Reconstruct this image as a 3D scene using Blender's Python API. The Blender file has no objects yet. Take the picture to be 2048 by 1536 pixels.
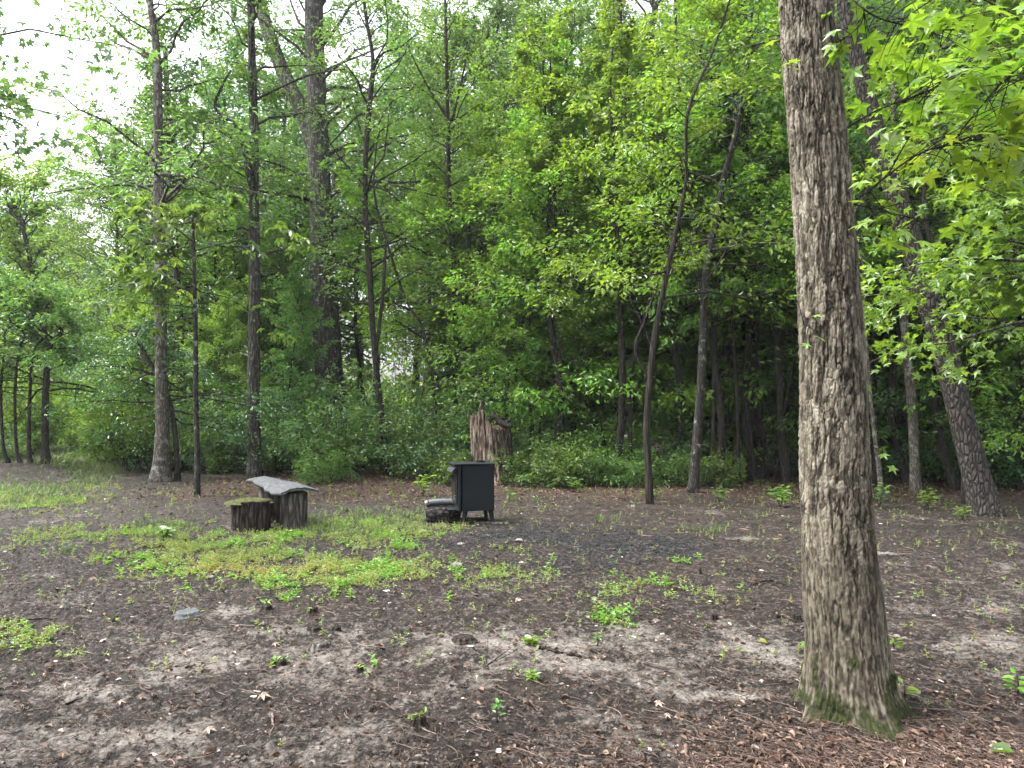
import bpy, math, random
import numpy as np
from mathutils import Vector, Matrix

rng = np.random.default_rng(7)
random.seed(7)
S = bpy.context.scene
COL = S.collection
# ------------------------------------------------------------------ camera
FPX = 1479.0                      # focal length in pixels of the 2048 px wide photograph
PITCH = math.atan(62 / FPX)
cam_d = bpy.data.cameras.new('camera')
cam_d.lens = 26.0; cam_d.sensor_width = 36.0; cam_d.clip_end = 500; cam_d.clip_start = 0.05
cam = bpy.data.objects.new('camera', cam_d); COL.objects.link(cam)
cam.location = (0, 0, 1.6); cam.rotation_euler = (math.pi / 2 + PITCH, 0, 0)
S.camera = cam
# ------------------------------------------------------------------ world, sun, exposure
SUN_EL, SUN_AZ = math.radians(60), math.radians(-95)      # azimuth from +Y, negative is to the left
W = bpy.data.worlds.new('World'); S.world = W; W.use_nodes = True
nt = W.node_tree; nt.nodes.clear()
wo = nt.nodes.new('ShaderNodeOutputWorld'); bg = nt.nodes.new('ShaderNodeBackground')
sk = nt.nodes.new('ShaderNodeTexSky'); sk.sky_type = 'NISHITA'; sk.sun_disc = False
sk.sun_elevation = SUN_EL; sk.sun_rotation = SUN_AZ
sk.dust_density = 6.0; sk.air_density = 1.0; sk.ozone_density = 1.0
hs = nt.nodes.new('ShaderNodeHueSaturation'); hs.inputs['Saturation'].default_value = 0.22; hs.inputs['Value'].default_value = 1.0
nt.links.new(sk.outputs[0], hs.inputs['Color']); nt.links.new(hs.outputs[0], bg.inputs[0])
bg.inputs[1].default_value = 0.15
nt.links.new(bg.outputs[0], wo.inputs[0])
sd = bpy.data.lights.new('sun', 'SUN'); sd.energy = 1.5; sd.angle = math.radians(25); sd.color = (1.0, 0.97, 0.92)
sun = bpy.data.objects.new('sun', sd); COL.objects.link(sun)
sdir = Vector((math.sin(SUN_AZ) * math.cos(SUN_EL), math.cos(SUN_AZ) * math.cos(SUN_EL), math.sin(SUN_EL)))
sun.rotation_euler = sdir.to_track_quat('Z', 'Y').to_euler(); sun.location = sdir * 60
S.view_settings.view_transform = 'Standard'; S.view_settings.look = 'None'
S.view_settings.gamma = 1; S.view_settings.exposure = 2.3; S.view_settings.use_curve_mapping = False
cy = S.cycles
cy.max_bounces = 7; cy.diffuse_bounces = 4; cy.glossy_bounces = 2; cy.transmission_bounces = 4; cy.transparent_max_bounces = 4
cy.volume_bounces = 0; cy.caustics_reflective = False; cy.caustics_refractive = False
cy.use_denoising = True
cy.use_adaptive_sampling = True; cy.adaptive_threshold = 0.02
cy.sample_clamp_indirect = 6

# ------------------------------------------------------------------ pixel helpers (2048 x 1536 photograph)
cP, sP = math.cos(PITCH), math.sin(PITCH)
def P(px, py, Y):
    a, b = (px - 1024) / FPX, (768 - py) / FPX
    ry, rz = cP - b * sP, sP + b * cP
    t = Y / ry
    return Vector((a * t, Y, 1.6 + rz * t))
def pix(x, y, z=0.0):
    x = np.asarray(x, float); y = np.asarray(y, float); z = np.asarray(z, float) - 1.6
    f = y * cP + z * sP; u = -y * sP + z * cP
    f = np.maximum(f, 0.05)
    return 1024 + FPX * x / f, 768 - FPX * u / f

# ------------------------------------------------------------------ noise
_T = np.random.default_rng(3).random((256, 256)).astype(np.float32)
def vnoise(x, y):
    x = np.asarray(x, np.float64); y = np.asarray(y, np.float64)
    xi = np.floor(x).astype(np.int64); yi = np.floor(y).astype(np.int64)
    fx = x - xi; fy = y - yi
    fx = fx * fx * (3 - 2 * fx); fy = fy * fy * (3 - 2 * fy)
    a = _T[xi & 255, yi & 255]; b = _T[(xi + 1) & 255, yi & 255]
    c = _T[xi & 255, (yi + 1) & 255]; d = _T[(xi + 1) & 255, (yi + 1) & 255]
    return (a * (1 - fx) + b * fx) * (1 - fy) + (c * (1 - fx) + d * fx) * fy
def fbm(x, y, o=4):
    s = 0; a = 1; t = 0
    for i in range(o):
        s = s + a * vnoise(x * 2 ** i + 17.3 * i, y * 2 ** i + 5.1 * i); t += a; a *= 0.5
    return s / t
def sstep(a, b, x):
    t = np.clip((x - a) / (b - a), 0, 1); return t * t * (3 - 2 * t)
def hgt(x, y):
    x = np.asarray(x, float); y = np.asarray(y, float)
    h = 0.10 * (fbm(x * 0.35 + 9, y * 0.35 + 3, 3) - 0.5)
    h = h + 0.03 * sstep(13.5, 17.5, y + 0.8 * np.sin(x * 0.6)) * sstep(-12.5, -9, x)
    h = h + 0.35 * np.exp(-((x + 13.0) / 2.2) ** 2 - ((y - 19.5) / 1.6) ** 2)
    h = h
    r = np.hypot(x - 1.83, y - 3.95)
    h = h + 0.05 * np.exp(-(r / 0.5) ** 2)
    return h
def ground(px, py):
    """photograph pixel -> point on the terrain"""
    a, b = (px - 1024) / FPX, (768 - py) / FPX
    ry, rz = cP - b * sP, sP + b * cP
    z = 0.0
    for _ in range(12):
        t = (z - 1.6) / rz
        t = min(max(t, 0.5), 60)
        z = 0.5 * z + 0.5 * float(hgt(a * t, ry * t))
    return Vector((a * t, ry * t, float(hgt(a * t, ry * t))))

# ------------------------------------------------------------------ mesh helpers
def mesh_np(name, V, F, mat, attrs=None, smooth=False, parent=None, loc=None):
    """V (n,3); F list of (m,k) int arrays"""
    V = np.asarray(V, np.float32)
    me = bpy.data.meshes.new(name)
    me.vertices.add(len(V)); me.vertices.foreach_set('co', V.ravel())
    Fs = [np.asarray(f, np.int32) for f in F if len(f)]
    nl = sum(f.size for f in Fs); npol = sum(len(f) for f in Fs)
    me.loops.add(nl); me.loops.foreach_set('vertex_index', np.concatenate([f.ravel() for f in Fs]))
    me.polygons.add(npol)
    st = []; o = 0
    for f in Fs:
        st.append(o + np.arange(len(f)) * f.shape[1]); o += f.size
    me.polygons.foreach_set('loop_start', np.concatenate(st).astype(np.int32))
    me.polygons.foreach_set('use_smooth', np.full(npol, bool(smooth)))
    for k, v in (attrs or {}).items():
        at = me.attributes.new(k, 'FLOAT', 'POINT'); at.data.foreach_set('value', np.asarray(v, np.float32))
    me.update(calc_edges=True)
    me.materials.append(mat)
    o = bpy.data.objects.new(name, me); COL.objects.link(o)
    if parent is not None: o.parent = parent
    if loc is not None: o.location = loc
    return o
def tag(o, label=None, cat=None, group=None, kind=None):
    if label: o['label'] = label
    if cat: o['category'] = cat
    if group: o['group'] = group
    if kind: o['kind'] = kind
    return o
def empty(name, loc, rz=0.0):
    o = bpy.data.objects.new(name, None); COL.objects.link(o); o.location = loc; o.rotation_euler = (0, 0, rz)
    o.empty_display_size = 0.2
    return o
def copy_tree(o, parent=None):
    c = o.copy(); COL.objects.link(c); c.parent = parent
    for ch in list(o.children): copy_tree(ch, c)
    return c
class MB:
    """collects geometry into one mesh"""
    def __init__(s): s.V = []; s.F4 = []; s.F3 = []; s.n = 0; s.A = []
    def add(s, V, F4=None, F3=None, a=0.5):
        V = np.asarray(V, float).reshape(-1, 3)
        if F4 is not None and len(F4): s.F4.append(np.asarray(F4) + s.n)
        if F3 is not None and len(F3): s.F3.append(np.asarray(F3) + s.n)
        s.V.append(V); s.A.append(np.broadcast_to(np.asarray(a, float), (len(V),))); s.n += len(V)
    def tube(s, pts, rad, k=8, cap=True, wob=0.0, a=0.5):
        pts = np.asarray([tuple(p) for p in pts], float); m = len(pts)
        rad = np.broadcast_to(np.asarray(rad, float), (m,))
        T = np.gradient(pts, axis=0); T /= np.linalg.norm(T, axis=1)[:, None] + 1e-9
        ref = np.array([0.0, 1.0, 0.0]) if abs(T[:, 1]).mean() < 0.8 else np.array([1.0, 0, 0])
        X = np.cross(T, ref); X /= np.linalg.norm(X, axis=1)[:, None] + 1e-9
        Yv = np.cross(T, X)
        th = np.arange(k) / k * 2 * math.pi
        R = rad[:, None] * np.ones(k)
        if wob:
            zz = np.cumsum(np.r_[0, np.linalg.norm(np.diff(pts, axis=0), axis=1)])
            sd_ = (pts[0, 0] * 7.3 + pts[0, 1] * 3.1) % 50
            R = R * (1 + wob * (fbm(np.cos(th)[None] * 1.5 + zz[:, None] * 0.8 + sd_, np.sin(th)[None] * 1.5 + zz[:, None] * 0.5 + sd_, 3) - 0.5) * 2)
        V = pts[:, None] + R[:, :, None] * (np.cos(th)[None, :, None] * X[:, None] + np.sin(th)[None, :, None] * Yv[:, None])
        i = np.arange(m - 1)[:, None] * k; j = np.arange(k)[None]; j2 = (j + 1) % k
        F = np.stack([i + j, i + j2, i + k + j2, i + k + j], -1).reshape(-1, 4)
        V = V.reshape(-1, 3); F3 = []
        if cap:
            V = np.vstack([V, pts[-1:], pts[:1]]); c = m * k
            b = (m - 1) * k
            F3 = [(b + q, b + (q + 1) % k, c) for q in range(k)] + [((q + 1) % k, q, c + 1) for q in range(k)]
        s.add(V, F, F3, a)
    def box(s, c, h, R=None, bev=0.0, a=0.5):
        c = np.asarray(c, float); h = np.asarray(h, float)
        if bev <= 0:
            V = np.array([(x, y, z) for z in (-1, 1) for y in (-1, 1) for x in (-1, 1)], float) * h
            F = [(0, 2, 3, 1), (4, 5, 7, 6), (0, 1, 5, 4), (2, 6, 7, 3), (0, 4, 6, 2), (1, 3, 7, 5)]
            F3 = None
        else:
            V = []; F = []; F3 = []
            key = {}
            for sx in (-1, 1):
                for sy in (-1, 1):
                    for sz in (-1, 1):
                        for ax in range(3):
                            v = np.array([sx, sy, sz], float) * (h - bev); v[ax] = (sx, sy, sz)[ax] * h[ax]
                            key[(sx, sy, sz, ax)] = len(V); V.append(v)
            for ax in range(3):
                o1, o2 = (ax + 1) % 3, (ax + 2) % 3
                for sgn in (-1, 1):
                    q = []
                    for (u, v) in ((-1, -1), (1, -1), (1, 1), (-1, 1)):
                        t = [0, 0, 0]; t[ax] = sgn; t[o1] = u; t[o2] = v
                        q.append(key[(t[0], t[1], t[2], ax)])
                    F.append(q if sgn > 0 else q[::-1])
                for u in (-1, 1):
                    for v in (-1, 1):
                        t0 = [0, 0, 0]; t1 = [0, 0, 0]; t0[ax] = -1; t1[ax] = 1
                        for t in (t0, t1): t[o1] = u; t[o2] = v
                        q = [key[(*t0, o1)], key[(*t1, o1)], key[(*t1, o2)], key[(*t0, o2)]]
                        F.append(q if u * v > 0 else q[::-1])
            for sx in (-1, 1):
                for sy in (-1, 1):
                    for sz in (-1, 1):
                        q = [key[(sx, sy, sz, k)] for k in range(3)]
                        F3.append(q if sx * sy * sz > 0 else q[::-1])
            V = np.array(V)
        if R is not None: V = V @ np.asarray(R, float).T
        s.add(V + c, F, F3, a)
    def build(s, name, mat, parent=None, smooth=False, loc=None, base=None):
        V = np.vstack(s.V)
        if base is not None: V = V - np.asarray(base, float)
        F = []
        if s.F4: F.append(np.vstack(s.F4))
        if s.F3: F.append(np.vstack(s.F3))
        return mesh_np(name, V, F, mat, {'var': np.concatenate(s.A)}, smooth, parent, loc)

# ------------------------------------------------------------------ materials
def mat_new(name):
    m = bpy.data.materials.new(name); m.use_nodes = True; t = m.node_tree
    t.nodes.clear(); o = t.nodes.new('ShaderNodeOutputMaterial'); b = t.nodes.new('ShaderNodeBsdfPrincipled')
    t.links.new(b.outputs[0], o.inputs[0]); return m, t, b, o
def N(t, ty, **kw):
    n = t.nodes.new(ty)
    for k, v in kw.items():
        if hasattr(n, k): setattr(n, k, v)
        else: n.inputs[k].default_value = v
    return n
def ramp(t, fac, stops):
    r = t.nodes.new('ShaderNodeValToRGB'); e = r.color_ramp.elements
    while len(e) > 1: e.remove(e[0])
    e[0].position = stops[0][0]; e[0].color = (*stops[0][1], 1)
    for p, c in stops[1:]:
        q = e.new(p); q.color = (*c, 1)
    t.links.new(fac, r.inputs[0]); return r
def mixc(t, fac, a, b, blend='MIX'):
    m = t.nodes.new('ShaderNodeMix'); m.data_type = 'RGBA'; m.blend_type = blend
    for sock, v in ((0, fac), (6, a), (7, b)):
        if isinstance(v, bpy.types.NodeSocket): t.links.new(v, m.inputs[sock])
        elif isinstance(v, (int, float)): m.inputs[sock].default_value = v
        else: m.inputs[sock].default_value = (*v, 1)
    return m.outputs[2]
def math_(t, op, a, b=0.0, clamp=False):
    m = t.nodes.new('ShaderNodeMath'); m.operation = op; m.use_clamp = clamp
    for i, v in enumerate((a, b)):
        if isinstance(v, bpy.types.NodeSocket): t.links.new(v, m.inputs[i])
        else: m.inputs[i].default_value = v
    return m.outputs[0]

def leaf_mat(name, c0, c1, c2, trans=0.4, rough=0.33, tcol=(1.0, 1.0, 0.35), spec=0.75):
    m, t, b, o = mat_new(name)
    at = N(t, 'ShaderNodeAttribute', attribute_name='var')
    oi = N(t, 'ShaderNodeObjectInfo')
    col = ramp(t, at.outputs['Fac'], [(0.0, c0), (0.55, c1), (0.97, c2), (1.0, (c2[0] * 1.15, c2[1] * 1.05, c2[2]))]).outputs[0]
    hsv = N(t, 'ShaderNodeHueSaturation')
    t.links.new(col, hsv.inputs['Color'])
    t.links.new(math_(t, 'MULTIPLY_ADD', oi.outputs['Random'], 0.035), hsv.inputs['Hue'])
    hsv.inputs['Hue'].links[0].from_node.inputs[2].default_value = 0.4825
    v = math_(t, 'MULTIPLY_ADD', oi.outputs['Random'], 0.35); v.node.inputs[2].default_value = 0.82
    t.links.new(v, hsv.inputs['Value'])
    b.inputs['Roughness'].default_value = rough; b.inputs['Specular IOR Level'].default_value = spec
    t.links.new(hsv.outputs[0], b.inputs['Base Color'])
    tr = N(t, 'ShaderNodeBsdfTranslucent')
    tc = mixc(t, 1.0, hsv.outputs[0], tcol, 'MULTIPLY')
    g = N(t, 'ShaderNodeGamma'); g.inputs[1].default_value = 0.8; t.links.new(tc, g.inputs[0])
    t.links.new(g.outputs[0], tr.inputs[0])
    mx = N(t, 'ShaderNodeMixShader'); mx.inputs[0].default_value = trans
    t.links.new(b.outputs[0], mx.inputs[1]); t.links.new(tr.outputs[0], mx.inputs[2]); t.links.new(mx.outputs[0], o.inputs[0])
    return m
L_MID = leaf_mat('leaf_mid_green', (0.045, 0.11, 0.026), (0.085, 0.185, 0.042), (0.14, 0.255, 0.05), 0.55)
L_LIME = leaf_mat('leaf_yellow_green', (0.075, 0.175, 0.018), (0.125, 0.26, 0.026), (0.18, 0.33, 0.035), 0.57)
L_DARK = leaf_mat('leaf_dark_glossy', (0.022, 0.065, 0.02), (0.038, 0.105, 0.028), (0.07, 0.16, 0.04), 0.32, 0.3, spec=0.6)
L_BLUE = leaf_mat('leaf_cool_green', (0.045, 0.115, 0.042), (0.078, 0.178, 0.062), (0.12, 0.24, 0.075), 0.5, 0.36)
L_SHRUB = leaf_mat('leaf_shrub', (0.03, 0.075, 0.017), (0.065, 0.135, 0.026), (0.11, 0.2, 0.035), 0.48, 0.4, spec=.5)
L_WEED = leaf_mat('leaf_weed', (0.07, 0.13, 0.03), (0.17, 0.25, 0.055), (0.27, 0.21, 0.07), 0.4, 0.5)

def bark_mat(name, dark, mid, light, sc=(22, 22, 4), bump=0.02, lichen=0.0, moss=0.0, rough=0.9):
    m, t, b, o = mat_new(name)
    tc = N(t, 'ShaderNodeTexCoord'); mp = N(t, 'ShaderNodeMapping'); mp.inputs['Scale'].default_value = sc
    t.links.new(tc.outputs['Object'], mp.inputs[0])
    n0 = N(t, 'ShaderNodeTexNoise', Scale=0.7, Detail=3.0); t.links.new(mp.outputs[0], n0.inputs['Vector'])
    wp = mixc(t, 0.35, mp.outputs[0], n0.outputs['Color'], 'LINEAR_LIGHT')
    vo = N(t, 'ShaderNodeTexVoronoi', feature='DISTANCE_TO_EDGE'); vo.inputs['Scale'].default_value = 1.0
    t.links.new(wp, vo.inputs['Vector'])
    n1 = N(t, 'ShaderNodeTexNoise', Scale=2.5, Detail=6.0, Roughness=0.65); t.links.new(mp.outputs[0], n1.inputs['Vector'])
    n2 = N(t, 'ShaderNodeTexNoise', Scale=1.7, Detail=4.0, Roughness=0.6); t.links.new(tc.outputs['Object'], n2.inputs['Vector'])
    e = math_(t, 'MULTIPLY', vo.outputs['Distance'], 4.0, True)
    hgt_ = math_(t, 'ADD', math_(t, 'MULTIPLY', e, 0.7), math_(t, 'MULTIPLY', n1.outputs['Fac'], 0.5))
    c = ramp(t, n1.outputs['Fac'], [(0.3, dark), (0.5, mid), (0.72, light)]).outputs[0]
    c = mixc(t, math_(t, 'SUBTRACT', 1.0, e), c, tuple(q * 0.55 for q in dark))
    c = mixc(t, 0.55, c, ramp(t, n2.outputs['Fac'], [(0.3, (0.35,) * 3), (0.7, (0.75,) * 3)]).outputs[0], 'OVERLAY')
    if lichen:
        n3 = N(t, 'ShaderNodeTexNoise', Scale=6.0, Detail=5.0, Roughness=0.7); t.links.new(tc.outputs['Object'], n3.inputs['Vector'])
        f = ramp(t, n3.outputs['Fac'], [(0.62 - lichen * 0.2, (0, 0, 0)), (0.66 - lichen * 0.2, (1, 1, 1))]).outputs[0]
        c = mixc(t, math_(t, 'MULTIPLY', f, 0.8), c, (0.2, 0.215, 0.19))
    if moss:
        n3 = N(t, 'ShaderNodeTexNoise', Scale=3.0, Detail=5.0, Roughness=0.6); t.links.new(tc.outputs['Object'], n3.inputs['Vector'])
        f = ramp(t, n3.outputs['Fac'], [(0.6 - moss * 0.25, (0, 0, 0)), (0.75 - moss * 0.25, (1, 1, 1))]).outputs[0]
        c = mixc(t, math_(t, 'MULTIPLY', f, 0.6), c, (0.06, 0.09, 0.02))
    t.links.new(c, b.inputs['Base Color']); b.inputs['Roughness'].default_value = rough; b.inputs['Specular IOR Level'].default_value = 0.2
    bp = N(t, 'ShaderNodeBump'); bp.inputs['Strength'].default_value = 1.0; bp.inputs['Distance'].default_value = bump
    t.links.new(hgt_, bp.inputs['Height']); t.links.new(bp.outputs[0], b.inputs['Normal'])
    return m
B_GREY = bark_mat('bark_grey', (0.035, 0.032, 0.028), (0.07, 0.065, 0.057), (0.13, 0.123, 0.108), (16, 16, 2.5), 0.03, 0.15)
B_PALE = bark_mat('bark_pale', (0.06, 0.052, 0.043), (0.11, 0.098, 0.082), (0.19, 0.175, 0.15), (20, 20, 5), 0.015, 0.35)
B_DARK = bark_mat('bark_dark', (0.018, 0.016, 0.014), (0.035, 0.03, 0.026), (0.07, 0.062, 0.055), (26, 26, 5), 0.015)
B_PINE = bark_mat('bark_plated', (0.03, 0.026, 0.024), (0.06, 0.052, 0.048), (0.11, 0.1, 0.095), (17, 17, 6), 0.03)
B_LICH = bark_mat('bark_lichen', (0.018, 0.016, 0.014), (0.036, 0.033, 0.03), (0.07, 0.066, 0.06), (24, 24, 6), 0.012, 0.2)
B_RED = bark_mat('bark_stringy', (0.012, 0.010, 0.009), (0.03, 0.025, 0.021), (0.075, 0.064, 0.054), (30, 30, 1.2), 0.015)

# ------------------------------------------------------------------ leaf templates (x = tip, z = up)
T_OVAL = (np.array([(0, 0, 0), (.35, .23, .07), (.75, .17, .03), (1, 0, -.1), (.75, -.17, .03), (.35, -.23, .07)], float),
          np.array([(0, 3, 2, 1), (0, 5, 4, 3)]))
T_LONG = (np.array([(0, 0, 0), (.35, .14, .05), (.7, .11, .0), (1, 0, -.2), (.7, -.11, .0), (.35, -.14, .05)], float), T_OVAL[1])
def star_template(nl=5, notch=0.42, wide=1.0):
    ang = np.radians([-118, -58, 0, 58, 118]) * wide; tip = [.62, .9, 1.0, .9, .62]
    V = [(0, 0, 0)]; n = []
    na = np.radians([-165, -88, -29, 29, 88, 165]) * wide; nr = [.2, notch, notch, notch, notch, .2]
    for a, r in zip(na, nr): V.append((r * math.cos(a), r * math.sin(a), .03))
    for i, (a, r) in enumerate(zip(ang, tip)): V.append((r * math.cos(a), r * math.sin(a), -.10 * r + .05 * ((i % 2) - .5)))
    V = np.array(V, float); V[:, 0] += 0.25; V *= 0.62
    F = np.array([(0, 1 + i, 7 + i, 2 + i) for i in range(5)])
    return V, F
T_STAR = star_template()
def comp_template():
    V = []; F = []
    for i, (a, L) in enumerate(((-95, .6), (-48, .85), (0, 1.0), (48, .85), (95, .6))):
        a = math.radians(a); v = T_OVAL[0].copy(); v[:, 1] *= 1.0; v *= L
        v[:, 2] -= 0.25 * v[:, 0] ** 2
        r = np.c_[v[:, 0] * math.cos(a) - v[:, 1] * math.sin(a), v[:, 0] * math.sin(a) + v[:, 1] * math.cos(a), v[:, 2]]
        F.append(T_OVAL[1] + len(V) * 6); V.append(r)
    return np.vstack(V), np.vstack(F)
T_COMP = comp_template()
def nrm(v): return v / (np.linalg.norm(v, axis=-1, keepdims=True) + 1e-9)
def put_leaves(tmpl, pos, d, n, size):
    d = nrm(d); y = nrm(np.cross(n, d)); z = np.cross(d, y)
    V, F = tmpl
    W_ = pos[:, None] + size[:, None, None] * (V[None, :, 0:1] * d[:, None] + V[None, :, 1:2] * y[:, None] + V[None, :, 2:3] * z[:, None])
    k = len(V)
    FF = (F[None] + (np.arange(len(pos)) * k)[:, None, None]).reshape(-1, F.shape[1])
    return W_.reshape(-1, 3), FF, k

def spline(pts, m):
    pts = np.asarray([tuple(p) for p in pts], float)
    t = np.linspace(0, len(pts) - 1, m); i = np.minimum(t.astype(int), len(pts) - 2); f = (t - i)[:, None]
    p0 = pts[np.maximum(i - 1, 0)]; p1 = pts[i]; p2 = pts[i + 1]; p3 = pts[np.minimum(i + 2, len(pts) - 1)]
    return 0.5 * ((2 * p1) + (-p0 + p2) * f + (2 * p0 - 5 * p1 + 4 * p2 - p3) * f ** 2 + (-p0 + 3 * p1 - 3 * p2 + p3) * f ** 3)

LEAFN, LEAFS, LIMB = 1.7, 1.25, 1.3
class Tree:
    """limbs and leaves grown on a trunk axis; everything local to `base`"""
    def __init__(s, g): s.g = g; s.wood = MB(); s.lp = []; s.ld = []; s.ls = []; s.lv = []
    def branch(s, p0, d0, L, r0, nsub, nleaf, lsize, droop=0.25, spread=0.33, subL=0.4, bare=0.25, tube=True):
        g = s.g; m = 7
        t = np.linspace(0, 1, m)[:, None]
        d0 = nrm(np.asarray(d0, float)); side = nrm(np.cross(d0, (0, 0, 1.0)))
        pts = np.asarray(p0, float) + d0 * L * t + np.array([0, 0, -1.0]) * droop * L * t ** 2 * 0.6
        wob = np.cumsum(g.normal(0, 0.035 * L, (m, 3)), 0); wob[0] = 0; pts = pts + wob * np.array([1, 1, .6])
        if tube: s.wood.tube(pts, r0 * (1 - 0.85 * t[:, 0]), 5, False)
        fr = bare + (1 - bare) * (np.arange(nsub) + g.random(nsub)) / nsub
        for q, f in enumerate(fr):
            i = min(int(f * (m - 1)), m - 2); w = f * (m - 1) - i
            p = pts[i] * (1 - w) + pts[i + 1] * w; tg = nrm(pts[i + 1] - pts[i])
            sg = 1 if q % 2 else -1
            a = g.uniform(.5, 1.1); d = nrm(tg * math.cos(a) + side * sg * math.sin(a) + np.array([0, 0, g.normal(0.08, .38)]))
            if q == nsub - 1: d = tg
            l = L * subL * (1.15 - 0.6 * f) * g.uniform(.7, 1.2)
            s.spray(p, d, l, max(r0 * 0.22, 0.004), nleaf, lsize, spread)
        return pts
    def spray(s, p, d, l, r, nleaf, lsize, spread=0.33):
        g = s.g
        sd_ = nrm(np.cross(d, (0, 0, 1.0)) + 1e-5); up = np.cross(sd_, d)
        tt = np.linspace(0, 1, 4)[:, None]
        bend = g.normal(0, .08)
        pts = p + d * l * tt + sd_ * bend * l * tt ** 2 - np.array([0, 0, 0.18 * l]) * tt ** 2
        s.wood.tube(pts, r * (1 - .8 * tt[:, 0]), 3, False)
        n = max(3, int(nleaf * LEAFN * g.uniform(.75, 1.25)))
        u = g.beta(1.6, 1.1, n); wv = g.uniform(-1, 1, n) * spread * 1.3 * l * (1.15 - .7 * u)
        pos = p + d * l * u[:, None] + sd_ * (wv + bend * l * u ** 2)[:, None] - np.array([0, 0, .18 * l]) * (u ** 2)[:, None]
        pos = pos + up * g.normal(0, .10 * l + .03, n)[:, None]
        dd = d * g.uniform(.2, 1, n)[:, None] + sd_ * (np.sign(wv) * g.uniform(.3, 1.1, n))[:, None] + g.normal(0, .3, (n, 3)) + np.array([0, 0, -.45])
        s.lp.append(pos); s.ld.append(dd); s.ls.append(lsize * LEAFS * g.uniform(.6, 1.15, n)); s.lv.append(np.clip(g.normal(.5, .12) + g.normal(0, .22, n), 0, 1))
    def leaves(s, name, tmpl, mat, parent, tilt=0.55):
        g = s.g; pos = np.vstack(s.lp); d = np.vstack(s.ld); n = len(pos)
        nn = np.array([0, 0, 1.0]) + g.normal(0, tilt * 1.35, (n, 3))
        V, F, k = put_leaves(tmpl, pos, d, nn, np.concatenate(s.ls))
        s.count = n
        return mesh_np(name, V, [F], mat, {'var': np.repeat(np.concatenate(s.lv), k)}, False, parent)

def resample(pts, rad, step):
    pts = np.asarray([tuple(p) for p in pts], float); rad = np.asarray(rad, float)
    L = np.linalg.norm(np.diff(pts, axis=0), axis=1).sum(); m = max(6, int(L / step))
    P_ = spline(pts, m); q = np.c_[rad, rad, rad]
    return P_, spline(q, m)[:, 0]

TREES = []
def grow(name, label, cat, axis, rad, bark, leafmat, tmpl=T_OVAL, lsize=0.09, z0=3.0, z1=14.0, nb=40, L=(2.6, 1.2), elev=(22, 62),
         nsub=8, nleaf=16, droop=.25, group=None, seed=None, sides=18, extra=None, wob=.10, flare=1.35, tilt=.55, azbias=None, crownname='crown', subL=.4, thin=0.0):
    """axis: world points of the trunk from the ground up"""
    global SEED
    seed = seed if seed is not None else len(TREES) * 13 + 5
    g = np.random.default_rng(seed)
    base = np.array(axis[0], float)
    pts, rr = resample(axis, rad, 0.22)
    pts = pts - base
    zz = pts[:, 2]; rr = rr * (1 + (flare - 1) * np.exp(-np.maximum(zz, 0) / 0.22))
    pts[0, 2] -= 0.12
    root = empty(name, tuple(base)); tag(root, label, cat, group)
    mb = MB(); mb.tube(pts, rr, sides, True, wob); mb.build('trunk', bark, root, True)
    T = Tree(g)
    if extra: extra(T, base)
    top = zz[-1]; nb = int(nb * 1.35)
    for i in range(nb):
        f = (i + g.random()) / nb; z = z0 + (min(z1, top) - z0) * f
        j = int(np.searchsorted(zz, z)); j = min(max(j, 1), len(zz) - 1)
        w = (z - zz[j - 1]) / (zz[j] - zz[j - 1] + 1e-9); p = pts[j - 1] * (1 - w) + pts[j] * w; r = rr[j]
        az = i * 2.39996 + g.normal(0, .35)
        if azbias is not None and g.random() < azbias[1]: az = azbias[0] + g.normal(0, .6)
        if thin and math.sin(az) < -.5 and g.random() < thin: continue
        el = math.radians(elev[0] + (elev[1] - elev[0]) * f + g.normal(0, 13))
        l = (L[0] * (1 - f) + L[1] * f) * g.uniform(.4, 1.3) * LIMB
        T.branch(p, (math.cos(az) * math.cos(el), math.sin(az) * math.cos(el), math.sin(el)), l, min(r * .45, .012 * l + .008), nsub, nleaf, lsize, droop, subL=subL)
    if T.wood.n: T.wood.build('branches', bark, root, True)
    if T.lp: T.leaves(crownname, tmpl, leafmat, root, tilt)
    TREES.append(root)
    return root
def axis_px(pts, Y, top=None, lean=0.0):
    """pts: (px, py, width px); continues above the frame to height top"""
    Yg = Y; out = []; rad = []
    for i, (x, y, w) in enumerate(pts):
        p = P(x, y, Yg + lean * i); out.append(p); rad.append(w / 2 / FPX * Yg)
    out[0].z = float(hgt(out[0].x, out[0].y))
    if top and out[-1].z < top:
        d = (out[-1] - out[-2]); d.z = max(d.z, .1); d = d / d.z
        d.x = max(-.25, min(.25, d.x)); n = 3; z = out[-1].z; p0 = out[-1].copy(); r0 = rad[-1]
        for k in range(1, n + 1):
            f = k / n; out.append(p0 + d * (top - z) * f + Vector((.25 * math.sin(k * 2.1 + x), .2 * math.cos(k * 1.7 + x), 0))); rad.append(r0 * (1 - .8 * f) + .01)
    return out, rad
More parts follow.
